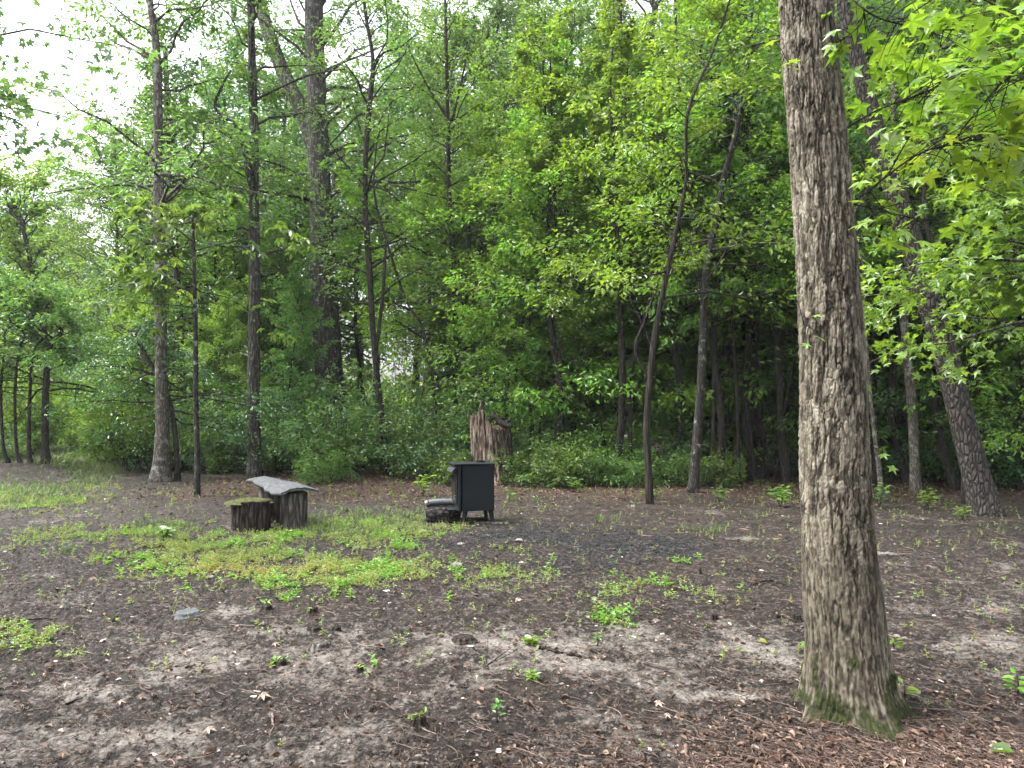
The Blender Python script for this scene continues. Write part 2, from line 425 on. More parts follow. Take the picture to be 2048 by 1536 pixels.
# ------------------------------------------------------------------ the ground
def E(px, py, cx, cy, rx, ry):
    return np.exp(-(((px - cx) / rx) ** 2 + ((py - cy) / ry) ** 2))
def Es(px, py, lst):
    s = 0
    for q in lst: s = np.maximum(s, (q[4] if len(q) > 4 else 1.0) * E(px, py, *q[:4]))
    return s
SAND = [(1020, 1285, 190, 28, .8), (1440, 1393, 110, 10, 1.1), (690, 1330, 300, 45, .5), (190, 1385, 90, 16, .9), (60, 1150, 170, 20, .6), (1490, 1077, 50, 4, 1.1),
        (1772, 1107, 38, 4, 1.2), (1500, 1290, 200, 45, .75), (1990, 1280, 110, 25, .8), (450, 1215, 60, 18, .4), (1300, 1500, 160, 40, .65), (300, 1480, 300, 60, .35), (1060, 1330, 130, 20, .6),
        (1900, 1130, 200, 14, .5), (700, 1260, 150, 15, .4), (1200, 1440, 250, 30, .5)]
CHAR = [(1060, 1075, 260, 30, .9), (1260, 1090, 230, 34, 1.), (930, 1105, 150, 26, .6), (1200, 1125, 320, 34, .6)]
WEED = [(420, 1115, 230, 50), (660, 1148, 310, 46), (760, 1070, 180, 40, .9), (320, 1070, 160, 26, .8), (1270, 1180, 230, 30, .6), (1230, 1235, 55, 22, .9), (60, 1000, 170, 32, .65),
        (50, 1280, 110, 42, .85), (960, 1150, 190, 26, .75), (110, 1075, 160, 26, .55), (560, 1075, 120, 25, .8), (1010, 1100, 150, 14, .5), (1300, 1120, 220, 12, .4), (180, 955, 60, 25, 1.)]
def masks(x, y, z):
    px, py = pix(x, y, z)
    n = fbm(x * 1.3 + 40, y * 1.3, 4) - .5; n2 = fbm(x * 5 + 3, y * 5 + 8, 4) - .5
    m = {}
    m['sand'] = np.clip(Es(px, py, SAND) + .16 * sstep(9, 6, y) + n * 1.5 + n2 * 1.3 - .10, 0, 1)
    m['char'] = 1.1 * sstep(.2, 1.0, Es(px, py, CHAR) + n2 * 1.0 + n * .8)
    m['litter'] = np.clip(np.maximum(sstep(12.3, 15.5, y + n * 3) * sstep(-9, -6, x), 1.1 * E(px, py, 1750, 1540, 480, 95)) + n2 * .6, 0, 1)
    m['green'] = np.clip(Es(px, py, WEED) + n2 * 1.2 - .25, 0, 1) * .5 + .5 * sstep(17.5, 20, y) * sstep(-8, -10, x)
    return m
NV, NU = 760, 860
v = np.linspace(math.log(1.5), math.log(58), NV); u = np.linspace(-1.02, 1.02, NU)
gy = np.exp(v)[:, None] * np.ones(NU); gx = gy * u[None] * 0.95 + (np.sign(u) * np.maximum(0, np.abs(u) - .8) ** 2 * 160)[None]
gz = hgt(gx, gy)
near = 1 - sstep(6, 22, gy)
cl = fbm(gx * 9, gy * 9, 4) - .5; cl2 = fbm(gx * 38 + 7, gy * 38, 3) - .5; cl3 = vnoise(gx * 22 + 3, gy * 22)
mk = masks(gx, gy, gz)
dz = (.045 * cl + (.042 * cl2 + .012 * np.clip(cl3 - .6, 0, 1)) * (1 - .6 * mk['sand']) + .02 * mk['char'] * cl2) * (0.3 + .7 * near)
edge = np.minimum(np.minimum(sstep(1.02, .97, np.abs(u))[None] * np.ones((NV, 1)), sstep(1.5, 1.9, gy)), sstep(58, 52, gy))
gz = (gz + dz) * edge - .12 * (1 - edge)
V = np.stack([gx, gy, gz], -1).reshape(-1, 3)
i = np.arange(NV - 1)[:, None] * NU; j = np.arange(NU - 1)[None]
F = np.stack([i + j, i + j + 1, i + NU + j + 1, i + NU + j], -1).reshape(-1, 4)
# the surrounding sheet out to the horizon, joined a little under the fan's lowered rim
c = len(V); R_ = 400
ring = np.array([(-R_, -R_, -.13), (R_, -R_, -.13), (R_, R_, -.13), (-R_, R_, -.13)], float)
V = np.vstack([V, ring]); F = np.vstack([F, [(c, c + 1, c + 2, c + 3)]])
att = {k: np.r_[a.ravel(), np.full(4, .0)] for k, a in mk.items()}
m, t, b, o = mat_new('forest_soil')
def A(name): return N(t, 'ShaderNodeAttribute', attribute_name=name).outputs['Fac']
tc = N(t, 'ShaderNodeTexCoord')
n1 = N(t, 'ShaderNodeTexNoise', Scale=14.0, Detail=8.0, Roughness=.7); t.links.new(tc.outputs['Object'], n1.inputs['Vector'])
n2 = N(t, 'ShaderNodeTexNoise', Scale=45.0, Detail=7.0, Roughness=.75); t.links.new(tc.outputs['Object'], n2.inputs['Vector'])
n3 = N(t, 'ShaderNodeTexNoise', Scale=2.2, Detail=5.0, Roughness=.6); t.links.new(tc.outputs['Object'], n3.inputs['Vector'])
vo = N(t, 'ShaderNodeTexVoronoi', Scale=55.0); t.links.new(tc.outputs['Object'], vo.inputs['Vector'])
soil = ramp(t, n1.outputs['Fac'], [(.32, (.0035, .0025, .002)), (.47, (.0115, .0082, .0064)), (.58, (.03, .0225, .0182)), (.72, (.10, .085, .073))]).outputs[0]
soil = mixc(t, .8, soil, ramp(t, n3.outputs['Fac'], [(.38, (.28,) * 3), (.62, (.72,) * 3)]).outputs[0], 'OVERLAY')
def breakup(att, sharp, off):
    a = math_(t, 'ADD', att, math_(t, 'MULTIPLY', math_(t, 'SUBTRACT', n1.outputs['Fac'], .5), 2.3))
    a = math_(t, 'ADD', a, math_(t, 'MULTIPLY', math_(t, 'SUBTRACT', n2.outputs['Fac'], .5), 1.3))
    return math_(t, 'MULTIPLY', math_(t, 'SUBTRACT', a, off), sharp, True)
sand = ramp(t, n2.outputs['Fac'], [(.3, (.085, .073, .062)), (.7, (.29, .266, .24))]).outputs[0]
c = mixc(t, breakup(A('sand'), 1.25, .30), soil, sand)
lit = ramp(t, n2.outputs['Fac'], [(.3, (.014, .008, .006)), (.55, (.04, .021, .015)), (.75, (.11, .068, .048))]).outputs[0]
c = mixc(t, breakup(A('litter'), 2.2, .5), c, lit)
grn = ramp(t, n2.outputs['Fac'], [(.3, (.02, .022, .008)), (.7, (.075, .085, .025))]).outputs[0]
c = mixc(t, math_(t, 'MULTIPLY', breakup(A('green'), 2.2, .42), .8), c, grn)
chr_ = ramp(t, n2.outputs['Fac'], [(.35, (.003, .0033, .004)), (.6, (.011, .012, .014)), (.78, (.07, .07, .072))]).outputs[0]
c = mixc(t, breakup(A('char'), 1.7, .3), c, chr_)
chip = ramp(t, vo.outputs['Color'], [(.80, (0, 0, 0)), (.84, (1, 1, 1))]).outputs[0]
c = mixc(t, math_(t, 'MULTIPLY', chip, .35), c, (.24, .2, .17))
t.links.new(c, b.inputs['Base Color']); b.inputs['Roughness'].default_value = .68; b.inputs['Specular IOR Level'].default_value = .22
bp = N(t, 'ShaderNodeBump'); bp.inputs['Strength'].default_value = 1.; bp.inputs['Distance'].default_value = .045
t.links.new(math_(t, 'ADD', n1.outputs['Fac'], math_(t, 'MULTIPLY', n2.outputs['Fac'], .6)), bp.inputs['Height']); t.links.new(bp.outputs[0], b.inputs['Normal'])
gr = mesh_np('ground', V, [F], m, att, True); tag(gr, 'dark brown bare soil with pale sandy patches and a charcoal patch', 'ground', kind='structure')

# ------------------------------------------------------------------ small ground materials
def flat_mat(name, stops, rough=.8, scale=30, trans=0.0, bump=0.0, spec=.3):
    m, t, b, o = mat_new(name)
    at = N(t, 'ShaderNodeAttribute', attribute_name='var'); tc = N(t, 'ShaderNodeTexCoord')
    n = N(t, 'ShaderNodeTexNoise', Scale=scale, Detail=5.0, Roughness=.65); t.links.new(tc.outputs['Object'], n.inputs['Vector'])
    f = math_(t, 'ADD', math_(t, 'MULTIPLY', at.outputs['Fac'], .75), math_(t, 'MULTIPLY', math_(t, 'SUBTRACT', n.outputs['Fac'], .37), .9), True)
    c = ramp(t, f, stops).outputs[0]; t.links.new(c, b.inputs['Base Color'])
    b.inputs['Roughness'].default_value = rough; b.inputs['Specular IOR Level'].default_value = spec
    if bump:
        bp = N(t, 'ShaderNodeBump'); bp.inputs['Distance'].default_value = bump; t.links.new(n.outputs['Fac'], bp.inputs['Height']); t.links.new(bp.outputs[0], b.inputs['Normal'])
    if trans:
        tr = N(t, 'ShaderNodeBsdfTranslucent'); t.links.new(c, tr.inputs[0]); mx = N(t, 'ShaderNodeMixShader'); mx.inputs[0].default_value = trans
        t.links.new(b.outputs[0], mx.inputs[1]); t.links.new(tr.outputs[0], mx.inputs[2]); t.links.new(mx.outputs[0], o.inputs[0])
    return m
M_DEAD = flat_mat('dead_leaf', [(.0, (.035, .02, .014)), (.35, (.07, .04, .028)), (.6, (.14, .088, .06)), (.85, (.26, .2, .155)), (1, (.38, .32, .25))], .55, 40, .12)
M_TWIG = flat_mat('twig', [(.0, (.03, .022, .018)), (.4, (.08, .055, .045)), (.75, (.2, .14, .11)), (1, (.36, .29, .24))], .8, 25, bump=.004)
M_STONE = flat_mat('chip', [(.0, (.04, .034, .03)), (.55, (.13, .112, .1)), (1, (.48, .44, .41))], .8, 30, bump=.004)
M_COAL = flat_mat('charcoal', [(.0, (.004, .004, .005)), (.6, (.012, .0125, .014)), (1, (.05, .052, .056))], .5, 60, bump=.006)
M_GRASS = flat_mat('grass_blade', [(.0, (.04, .075, .02)), (.5, (.08, .135, .038)), (1, (.2, .21, .085))], .5, 3, .3)
def ground_many(n, wfun, xr=(-14, 14), yr=(2.6, 20), g=rng, ymode='log'):
    """n random points on the terrain, kept in proportion to wfun(masks, x, y)"""
    X = []; Y = []; k = 0
    while k < n:
        q = max(2000, n)
        if ymode == 'log': y = np.exp(g.uniform(math.log(yr[0]), math.log(yr[1]), q)); x = y * g.uniform(-.78, .78, q)
        else: y = g.uniform(*yr, q); x = g.uniform(*xr, q)
        w = wfun(masks(x, y, hgt(x, y)), x, y); ok = g.random(q) < w
        X.append(x[ok]); Y.append(y[ok]); k += ok.sum()
    x = np.concatenate(X)[:n]; y = np.concatenate(Y)[:n]
    z = surf(x, y)
    return np.stack([x, y, z], -1)
def surf(x, y):
    h = hgt(x, y); nr = 1 - sstep(6, 22, y); mm = masks(x, y, h)
    a = fbm(x * 9, y * 9, 4) - .5; a2 = fbm(x * 38 + 7, y * 38, 3) - .5; a3 = vnoise(x * 22 + 3, y * 22)
    return h + (.045 * a + (.042 * a2 + .012 * np.clip(a3 - .6, 0, 1)) * (1 - .6 * mm['sand']) + .02 * mm['char'] * a2) * (.3 + .7 * nr)

def scatter_leaves(name, pos, size, tmpl, mat, label, cat, tilt=.35, lift=.008, var=None, kind='stuff', g=rng):
    n = len(pos); a = g.uniform(0, 2 * math.pi, n)
    d = np.c_[np.cos(a), np.sin(a), g.normal(0, tilt * .5, n)]; nn = np.array([0, 0, 1.]) + g.normal(0, tilt, (n, 3))
    V, F, k = put_leaves(tmpl, pos + [0, 0, lift], d, nn, size)
    v = np.repeat(g.random(n) if var is None else var, k)
    o = mesh_np(name, V, [F], mat, {'var': v}); tag(o, label, cat, kind=kind); return o
T_CURL = (T_OVAL[0] * [1, 1.3, 3.2] + [0, 0, .06], T_OVAL[1])
T_DSTAR = (T_STAR[0] * [1, 1, 2.5] + [0, 0, .05], T_STAR[1])
p = ground_many(7000, lambda m, x, y: .04 + .96 * m['litter'])
scatter_leaves('leaf_litter', p, rng.uniform(.012, .04, len(p)) * (1 + .07 * p[:, 1]), T_CURL, M_DEAD, 'brown dead leaves lying thick along the forest edge and near tree', 'leaf litter', var=np.clip(rng.normal(.4, .25, len(p)), 0, 1))
p = ground_many(11000, lambda m, x, y: .16 + .9 * E(*pix(x, y, 0), 1750, 1560, 420, 110), yr=(2.5, 8))
scatter_leaves('bark_crumb', p, rng.uniform(.006, .024, len(p)), T_CURL, M_DEAD, 'small crumbs of leaf and bark over the near soil', 'debris', .5, var=np.clip(rng.normal(.35, .25, len(p)), 0, 1))
def needles(name, n, wfun, lr, rr, mat, label, cat, yr=(2.6, 20), vmu=.5, g=rng, lift=.006, bend=.12):
    p = ground_many(n, wfun, yr=yr); L = g.uniform(*lr, n) * (1 + .04 * p[:, 1]); r = g.uniform(*rr, n) * (1 + .06 * p[:, 1]); a = g.uniform(0, 2 * math.pi, n)
    d = np.c_[np.cos(a), np.sin(a), g.normal(0, .06, n)]; s = np.c_[-np.sin(a), np.cos(a), np.zeros(n)]; m = 5
    tt = np.linspace(-.5, .5, m); b = g.normal(0, bend, n)
    C = p[:, None] + d[:, None] * (L[:, None] * tt)[..., None] + s[:, None] * ((b * L)[:, None] * (tt ** 2 * 4 - 1))[..., None]
    C[:, :, 2] += lift + r[:, None] * .8
    q = np.radians([90, 210, 330]); rad = r[:, None] * (1 - .6 * np.abs(tt) * 2 * .7)
    Vv = C[:, :, None] + rad[:, :, None, None] * (np.cos(q)[None, None, :, None] * s[:, None, None] + np.sin(q)[None, None, :, None] * np.array([0, 0, 1.]))
    i = np.arange(m - 1)[:, None] * 3; j = np.arange(3)[None]; j2 = (j + 1) % 3
    f = np.stack([i + j, i + 3 + j, i + 3 + j2, i + j2], -1).reshape(-1, 4)
    FF = (f[None] + (np.arange(n) * m * 3)[:, None, None]).reshape(-1, 4)
    v = np.repeat(np.clip(g.normal(vmu, .25, n), 0, 1), m * 3)
    o = mesh_np(name, Vv.reshape(-1, 3), [FF], mat, {'var': v}); tag(o, label, cat, kind='stuff'); return o
needles('pine_straw', 6500, lambda m, x, y: .03 + .97 * E(*pix(x, y, 0), 1780, 1550, 430, 90), (.03, .12), (.0005, .0014), M_TWIG, 'reddish pine needles and fine twigs around the near oak base', 'pine straw', (2.5, 8), .3)
needles('twig_litter', 7000, lambda m, x, y: .35 + .4 * m['litter'], (.03, .16), (.0008, .003), M_TWIG, 'short dark twigs strewn over the bare clearing', 'twigs', (2.6, 18), .16)
def chips(name, n, wfun, sr, mat, label, cat, yr=(2.6, 17), g=rng, kind='stuff', grow_=.06):
    p = ground_many(n, wfun, yr=yr); s = g.uniform(*sr, n) ** 1 * (1 + grow_ * p[:, 1])
    base = np.array([(-1, -1, -.6), (1, -1, -.6), (1, 1, -.6), (-1, 1, -.6), (-.7, -.6, .5), (.7, -.7, .4), (.6, .7, .6), (-.7, .6, .45)], float)
    Vv = base[None] + g.normal(0, .28, (n, 8, 3)); Vv *= np.stack([g.uniform(.6, 1.5, n), g.uniform(.4, .9, n), g.uniform(.15, .5, n)], -1)[:, None]
    a = g.uniform(0, 6.3, n); ca, sa = np.cos(a)[:, None], np.sin(a)[:, None]
    Vv = np.stack([Vv[..., 0] * ca - Vv[..., 1] * sa, Vv[..., 0] * sa + Vv[..., 1] * ca, Vv[..., 2]], -1) * s[:, None, None] + p[:, None] + [0, 0, .003]
    f = np.array([(0, 3, 2, 1), (4, 5, 6, 7), (0, 1, 5, 4), (1, 2, 6, 5), (2, 3, 7, 6), (3, 0, 4, 7)])
    FF = (f[None] + (np.arange(n) * 8)[:, None, None]).reshape(-1, 4)
    o = mesh_np(name, Vv.reshape(-1, 3), [FF], mat, {'var': np.repeat(np.clip(g.normal(.45, .28, n), 0, 1), 8)}); tag(o, label, cat, kind=kind)
chips('pebble', 1300, lambda m, x, y: .5 + .3 * m['sand'], (.004, .014), M_STONE, 'pale chips and pebbles scattered over the clearing', 'pebbles')
chips('charcoal_lump', 9000, lambda m, x, y: m['char'], (.003, .009), M_COAL, 'black charcoal lumps spread in front of the iron stove', 'charcoal', (5, 16))
chips('soil_clod', 9000, lambda m, x, y: .6 - .4 * m['sand'], (.003, .010), flat_mat('clod', [(0, (.012, .009, .007)), (1, (.055, .042, .035))], .9, 40), 'small dark clods of soil over the clearing', 'soil clods', (2.5, 12))

# weeds: small upright plants with several leaves each
def weeds(name, p, hr, lr, nl, mat, label, cat, var, tmpl=T_OVAL, stems=True, kind='stuff', g=rng):
    n = len(p); h = g.uniform(*hr, n); P_ = []; D = []; Sz = []; Vr = []
    az0 = g.uniform(0, 6.3, n); lean = g.normal(0, .25, (n, 2))
    for k in range(nl):
        f = (k + 1) / nl; a = az0 + k * 2.4 + g.normal(0, .3, n)
        q = p + np.c_[lean * (h * f)[:, None], h * f * (.4 + .6 * f)]
        P_.append(q); D.append(np.c_[np.cos(a), np.sin(a), g.uniform(-.2, .7, n)]); Sz.append(g.uniform(*lr, n) * (1.1 - .35 * f)); Vr.append(np.clip(var + g.normal(0, .15, n), 0, 1))
    Pq = np.vstack(P_); D = np.vstack(D); nn = np.array([0, 0, 1.]) + g.normal(0, .4, (len(Pq), 3))
    V, F, k = put_leaves(tmpl, Pq, D, nn, np.concatenate(Sz)); v = np.repeat(np.concatenate(Vr), k); Fs = [F]
    if stems:
        w = .0014 + .0002 * p[:, 1]; a = az0; s = np.c_[np.cos(a), np.sin(a), 0 * a] * w[:, None]; s2 = np.c_[-np.sin(a), np.cos(a), 0 * a] * w[:, None]
        top = p + np.c_[lean * h[:, None], h]
        c0 = len(V); VV = np.stack([p - s, p + s, top + s * .5, top - s * .5, p - s2, p + s2, top + s2 * .5, top - s2 * .5], 1).reshape(-1, 3)
        b_ = c0 + np.arange(n)[:, None] * 8; Fs.append(np.vstack([b_ + [0, 1, 2, 3], b_ + [4, 5, 6, 7]])); V = np.vstack([V, VV]); v = np.r_[v, np.full(len(VV), .95)]
    o = mesh_np(name, V, Fs, mat, {'var': v}); tag(o, label, cat, kind=kind); return o
p = ground_many(10500, lambda m, x, y: (.006 + np.clip(m['green'] * 2.2, 0, 1) ** 2) * sstep(.25, .6, fbm(x * 3.1, y * 3.1, 3)) * sstep(.3, .55, fbm(x * 9 + 3, y * 9, 2)) * (y < 17) * (1 - .8 * m['char']), (-12, 9), (4.6, 17), ymode='lin')
pp = pix(p[:, 0], p[:, 1], 0)
weeds('weed_patch', p, (.008, .075), (.014, .036), 7, L_WEED, 'low yellow green weeds spreading in patches over the clearing', 'weeds', np.clip(.35 + .5 * (fbm(p[:, 0] * .9, p[:, 1] * .9, 3) - .4) + .4 * E(*pp, 560, 1150, 300, 40), 0, 1))
p = ground_many(120, lambda m, x, y: sstep(.4, .7, fbm(x * .8, y * .8, 2)), (-12, 9), (3.4, 16), ymode='lin')
weeds('seedling_scatter', p, (.02, .06), (.015, .035), 5, L_WEED, 'sparse tiny green seedlings dotted over bare soil', 'seedlings', rng.uniform(0, .6, len(p)))
p = ground_many(330, lambda m, x, y: m['litter'] * (y > 12), (-9, 14), (12.5, 18), ymode='lin')
weeds('edge_seedlings', p, (.04, .16), (.04, .08), 6, L_MID, 'green seedlings rising from brown litter at the forest edge', 'seedlings', rng.uniform(.3, 1, len(p)))
def grass(name, p, hr, mat, label, cat, var, per=14, spread=.03, kind='stuff', g=rng, loc=None):
    n = len(p) * per; c = np.repeat(p, per, 0) + np.c_[g.normal(0, spread, (n, 2)), np.zeros(n)]
    h = g.uniform(*hr, n); a = g.uniform(0, 6.3, n); out = g.uniform(.2, .9, n); w = .0018 + .0003 * c[:, 1]; m = 4
    tt = np.linspace(0, 1, m); dd = np.c_[np.cos(a), np.sin(a), 0 * a]; s = np.c_[-np.sin(a), np.cos(a), 0 * a]
    C = c[:, None] + dd[:, None] * (out[:, None] * h[:, None] * tt ** 2)[..., None] + np.array([0, 0, 1.]) * (h[:, None] * (tt - .35 * out[:, None] * tt ** 2))[..., None]
    ww = (w[:, None] * (1 - tt * .85))[..., None] * s[:, None]
    Vv = np.stack([C - ww, C + ww], 2)
    i = np.arange(m - 1)[:, None] * 2; f = np.concatenate([i, i + 1, i + 3, i + 2], 1)
    FF = (f[None] + (np.arange(n) * m * 2)[:, None, None]).reshape(-1, 4)
    o = mesh_np(name, Vv.reshape(-1, 3), [FF], mat, {'var': np.repeat(np.clip(g.normal(var, .2, n), 0, 1), m * 2)}); tag(o, label, cat, kind=kind); return o
GR = [(730, 1045, 130, 26), (830, 1045, 40, 22), (1212, 1042, 24, 6), (1415, 1058, 40, 7), (60, 990, 110, 26), (200, 1085, 30, 8), (330, 1060, 70, 16), (640, 1060, 50, 20), (140, 1108, 16, 6), (170, 955, 60, 18)]
p = ground_many(1100, lambda m, x, y: sstep(.1, .9, Es(*pix(x, y, 0), GR)), (-14, 6), (6.5, 24), ymode='lin')
grass('grass', p, (.04, .13), M_GRASS, 'thin light green grass in tufts around the bench and left edge', 'grass', .5, 9)

p = ground_many(700, lambda m, x, y: np.clip(m['green'] * 2, 0, 1) ** 2 * (y < 16) * sstep(.45, .7, fbm(x * 2.3 + 8, y * 2.3, 3)), (-12, 8), (4.6, 16), ymode='lin')
weeds('broadleaf_weeds', p, (.02, .10), (.03, .06), 7, L_LIME, 'broader green weeds mixed into the low weed patches', 'weeds', rng.uniform(0, .8, len(p)))
p = ground_many(1500, lambda m, x, y: sstep(60, 110, pix(x, y, 0)[0]) * sstep(260, 215, pix(x, y, 0)[0]), (-26, -8), (19, 38), ymode='lin')
grass('meadow_grass', p, (.12, .34), M_GRASS, 'tall bright grass in the sunny opening beyond the left path', 'grass', .75, 9, .12)
# ------------------------------------------------------------------ the near oak
def near_oak():
    Yb = 3.95
    prof = [(1532, 1500, 1.0), (1500, 1612, 1822), (1465, 1603, 1818), (1435, 1606, 1808), (1400, 1611, 1795), (1360, 1612, 1784), (1280, 1613, 1772), (1200, 1608, 1762), (1098, 1605, 1747),
            (950, 1604, 1737), (800, 1604, 1731), (700, 1601, 1727), (560, 1596, 1716), (400, 1588, 1702), (250, 1577, 1688), (120, 1566, 1674), (0, 1557, 1663)]
    ax = []; rad = []
    for (y, l, r) in prof[1:]:
        ax.append(P((l + r) / 2, y, Yb)); rad.append((r - l) / 2 / FPX * Yb)
    base = np.array([ax[0].x, Yb, 0.0]); base[2] = float(hgt(base[0], base[1])) - .03
    root = empty('oak_tree', tuple(base)); tag(root, 'large near tree with furrowed grey bark and mossy flared foot', 'tree')
    z = np.array([a.z for a in ax]) - base[2]; x = np.array([a.x for a in ax]) - base[0]; r = np.array(rad)
    o_ = np.argsort(z); z, x, r = z[o_], x[o_], r[o_]
    r[0] = max(r[0], r[1])
    zt = z[-1]
    zz = np.r_[np.arange(-.12, zt + .15, .0042), np.linspace(zt + .2, 13, 60)]
    sl = (x[-1] - x[-4]) / (z[-1] - z[-4])
    xx = np.interp(zz, z, x) + np.where(zz > zt, (zz - zt) * sl * .6, 0); rr = np.interp(zz, z, r) * np.where(zz > zt, 1 - (zz - zt) / 14, 1)
    K = 380; th = np.arange(K) / K * 2 * math.pi
    TH, ZZ = np.meshgrid(th, zz)
    def W2(sc_r, sc_z, seed, wx=.35):
        """voronoi plates on the unrolled trunk: F2-F1 and a cell value, wrapping in theta"""
        nc = max(6, int(round(2 * math.pi * .19 / sc_r)))
        u_ = TH / (2 * math.pi) * nc; w_ = ZZ / sc_z
        n_ = fbm(np.cos(TH) * 3 + seed, np.sin(TH) * 3 + ZZ * 6, 4) - .5; n2_ = fbm(np.sin(TH) * 8 + seed + 9, np.cos(TH) * 8 + ZZ * 20, 3) - .5
        u_ = u_ + n_ * 2.4 * wx + n2_ * 1.4 * wx; w_ = w_ + n_ * 1.1
        ui = np.floor(u_).astype(int); wi = np.floor(w_).astype(int)
        f1 = np.full(u_.shape, 9.); f2 = np.full(u_.shape, 9.); cv = np.zeros(u_.shape)
        T2 = np.random.default_rng(seed).random((64, 1024, 3))
        for a in (-1, 0, 1):
            for b_ in (-1, 0, 1):
                ci = (ui + a) % nc; cj = (wi + b_) % 1024
                q = T2[ci % 64, cj]
                d = np.hypot(ui + a + q[..., 0] - u_, wi + b_ + q[..., 1] - w_)
                new = d < f1; f2 = np.where(new, f1, np.minimum(f2, d)); cv = np.where(new, q[..., 2], cv); f1 = np.where(new, d, f1)
        return f2 - f1, cv
    e1, c1 = W2(.034, .07, 11, .5); e2, c2 = W2(.013, .022, 23)
    big = sstep(.45, 1.1, ZZ + .25 * (fbm(np.cos(TH) * 2, np.sin(TH) * 2 + ZZ, 2) - .5))          # plates coarsen above the foot
    U_ = TH / (2 * math.pi)
    wig = (fbm(U_ * 64, ZZ * 22 + 4, 3) - .5) * .9
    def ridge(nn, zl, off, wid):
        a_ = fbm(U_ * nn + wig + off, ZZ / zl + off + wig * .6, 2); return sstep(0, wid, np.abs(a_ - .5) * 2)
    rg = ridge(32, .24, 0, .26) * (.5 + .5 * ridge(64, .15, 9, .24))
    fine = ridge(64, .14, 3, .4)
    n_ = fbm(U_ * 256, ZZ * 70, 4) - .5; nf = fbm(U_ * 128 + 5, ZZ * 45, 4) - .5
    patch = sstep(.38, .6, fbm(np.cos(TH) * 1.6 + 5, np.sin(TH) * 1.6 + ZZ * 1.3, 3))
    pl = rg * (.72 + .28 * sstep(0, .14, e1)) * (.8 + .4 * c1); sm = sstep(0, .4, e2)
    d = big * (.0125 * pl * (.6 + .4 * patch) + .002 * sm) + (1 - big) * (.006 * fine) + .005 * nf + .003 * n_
    d = d + .010 * (fbm(np.cos(TH) * 1.2 + 3, np.sin(TH) * 1.2 + ZZ * 1.8, 3) - .5) - .013
    # root flare lobes
    fl = np.exp(-np.maximum(ZZ, 0) / .15)
    lob = .5 + .5 * np.cos(TH * 5 + 1.1 + .8 * np.sin(TH * 2)); lob = lob * (.6 + .8 * vnoise(TH * 1.2 + 3, TH * 0 + 1))
    R = rr[:, None] * (1 + fl * (.30 * lob ** 1.3 - .05)) + d
    mz = fbm(U_ * 32, ZZ * 9, 3) - .5; mf = fbm(U_ * 128 + 2, ZZ * 30, 3)
    moss = sstep(.30, .62, 1.5 * np.exp(-np.maximum(ZZ, 0) / .17) + 2.0 * mz * sstep(.75, .3, ZZ) - .12 - .5 * sstep(.3, .7, ZZ) + .25 * np.cos(TH - .1) * fl) * (.45 + .55 * sstep(.35, .55, mf))
    R = R + moss * .010 * mf
    V = np.stack([xx[:, None] + R * np.cos(TH), R * np.sin(TH), ZZ], -1).reshape(-1, 3)
    m_ = len(zz); i = np.arange(m_ - 1)[:, None] * K; j = np.arange(K)[None]; j2 = (j + 1) % K
    F = np.stack([i + j, i + j2, i + K + j2, i + K + j], -1).reshape(-1, 4)
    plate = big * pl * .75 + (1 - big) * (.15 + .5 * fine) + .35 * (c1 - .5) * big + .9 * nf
    m, t, b, o = mat_new('oak_bark_close')
    def A(n): return N(t, 'ShaderNodeAttribute', attribute_name=n).outputs['Fac']
    tc = N(t, 'ShaderNodeTexCoord')
    mp = N(t, 'ShaderNodeMapping'); mp.inputs['Scale'].default_value = (1, 1, .35); t.links.new(tc.outputs['Object'], mp.inputs[0])
    n1 = N(t, 'ShaderNodeTexNoise', Scale=70.0, Detail=7.0, Roughness=.7); t.links.new(mp.outputs[0], n1.inputs['Vector'])
    n2 = N(t, 'ShaderNodeTexNoise', Scale=3.5, Detail=5.0, Roughness=.65); t.links.new(mp.outputs[0], n2.inputs['Vector'])
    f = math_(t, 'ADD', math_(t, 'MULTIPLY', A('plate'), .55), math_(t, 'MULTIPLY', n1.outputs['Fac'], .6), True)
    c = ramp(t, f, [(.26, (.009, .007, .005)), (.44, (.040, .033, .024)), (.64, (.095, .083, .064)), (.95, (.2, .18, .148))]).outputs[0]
    c = mixc(t, .85, c, ramp(t, n2.outputs['Fac'], [(.34, (.24, .225, .2)), (.64, (.7, .7, .68))]).outputs[0], 'OVERLAY')
    mo = ramp(t, n1.outputs['Fac'], [(.3, (.005, .007, .002)), (.6, (.02, .026, .004)), (.8, (.06, .066, .012))]).outputs[0]
    c = mixc(t, math_(t, 'MULTIPLY', math_(t, 'ADD', A('moss'), math_(t, 'MULTIPLY', math_(t, 'SUBTRACT', n1.outputs['Fac'], .5), .8)), 1.5, True), c, mo)
    t.links.new(c, b.inputs['Base Color']); b.inputs['Roughness'].default_value = .85; b.inputs['Specular IOR Level'].default_value = .25
    bp = N(t, 'ShaderNodeBump'); bp.inputs['Distance'].default_value = .006; t.links.new(n1.outputs['Fac'], bp.inputs['Height']); t.links.new(bp.outputs[0], b.inputs['Normal'])
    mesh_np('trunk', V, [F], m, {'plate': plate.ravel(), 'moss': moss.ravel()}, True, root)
    # low leafy side branches
    g = np.random.default_rng(5)
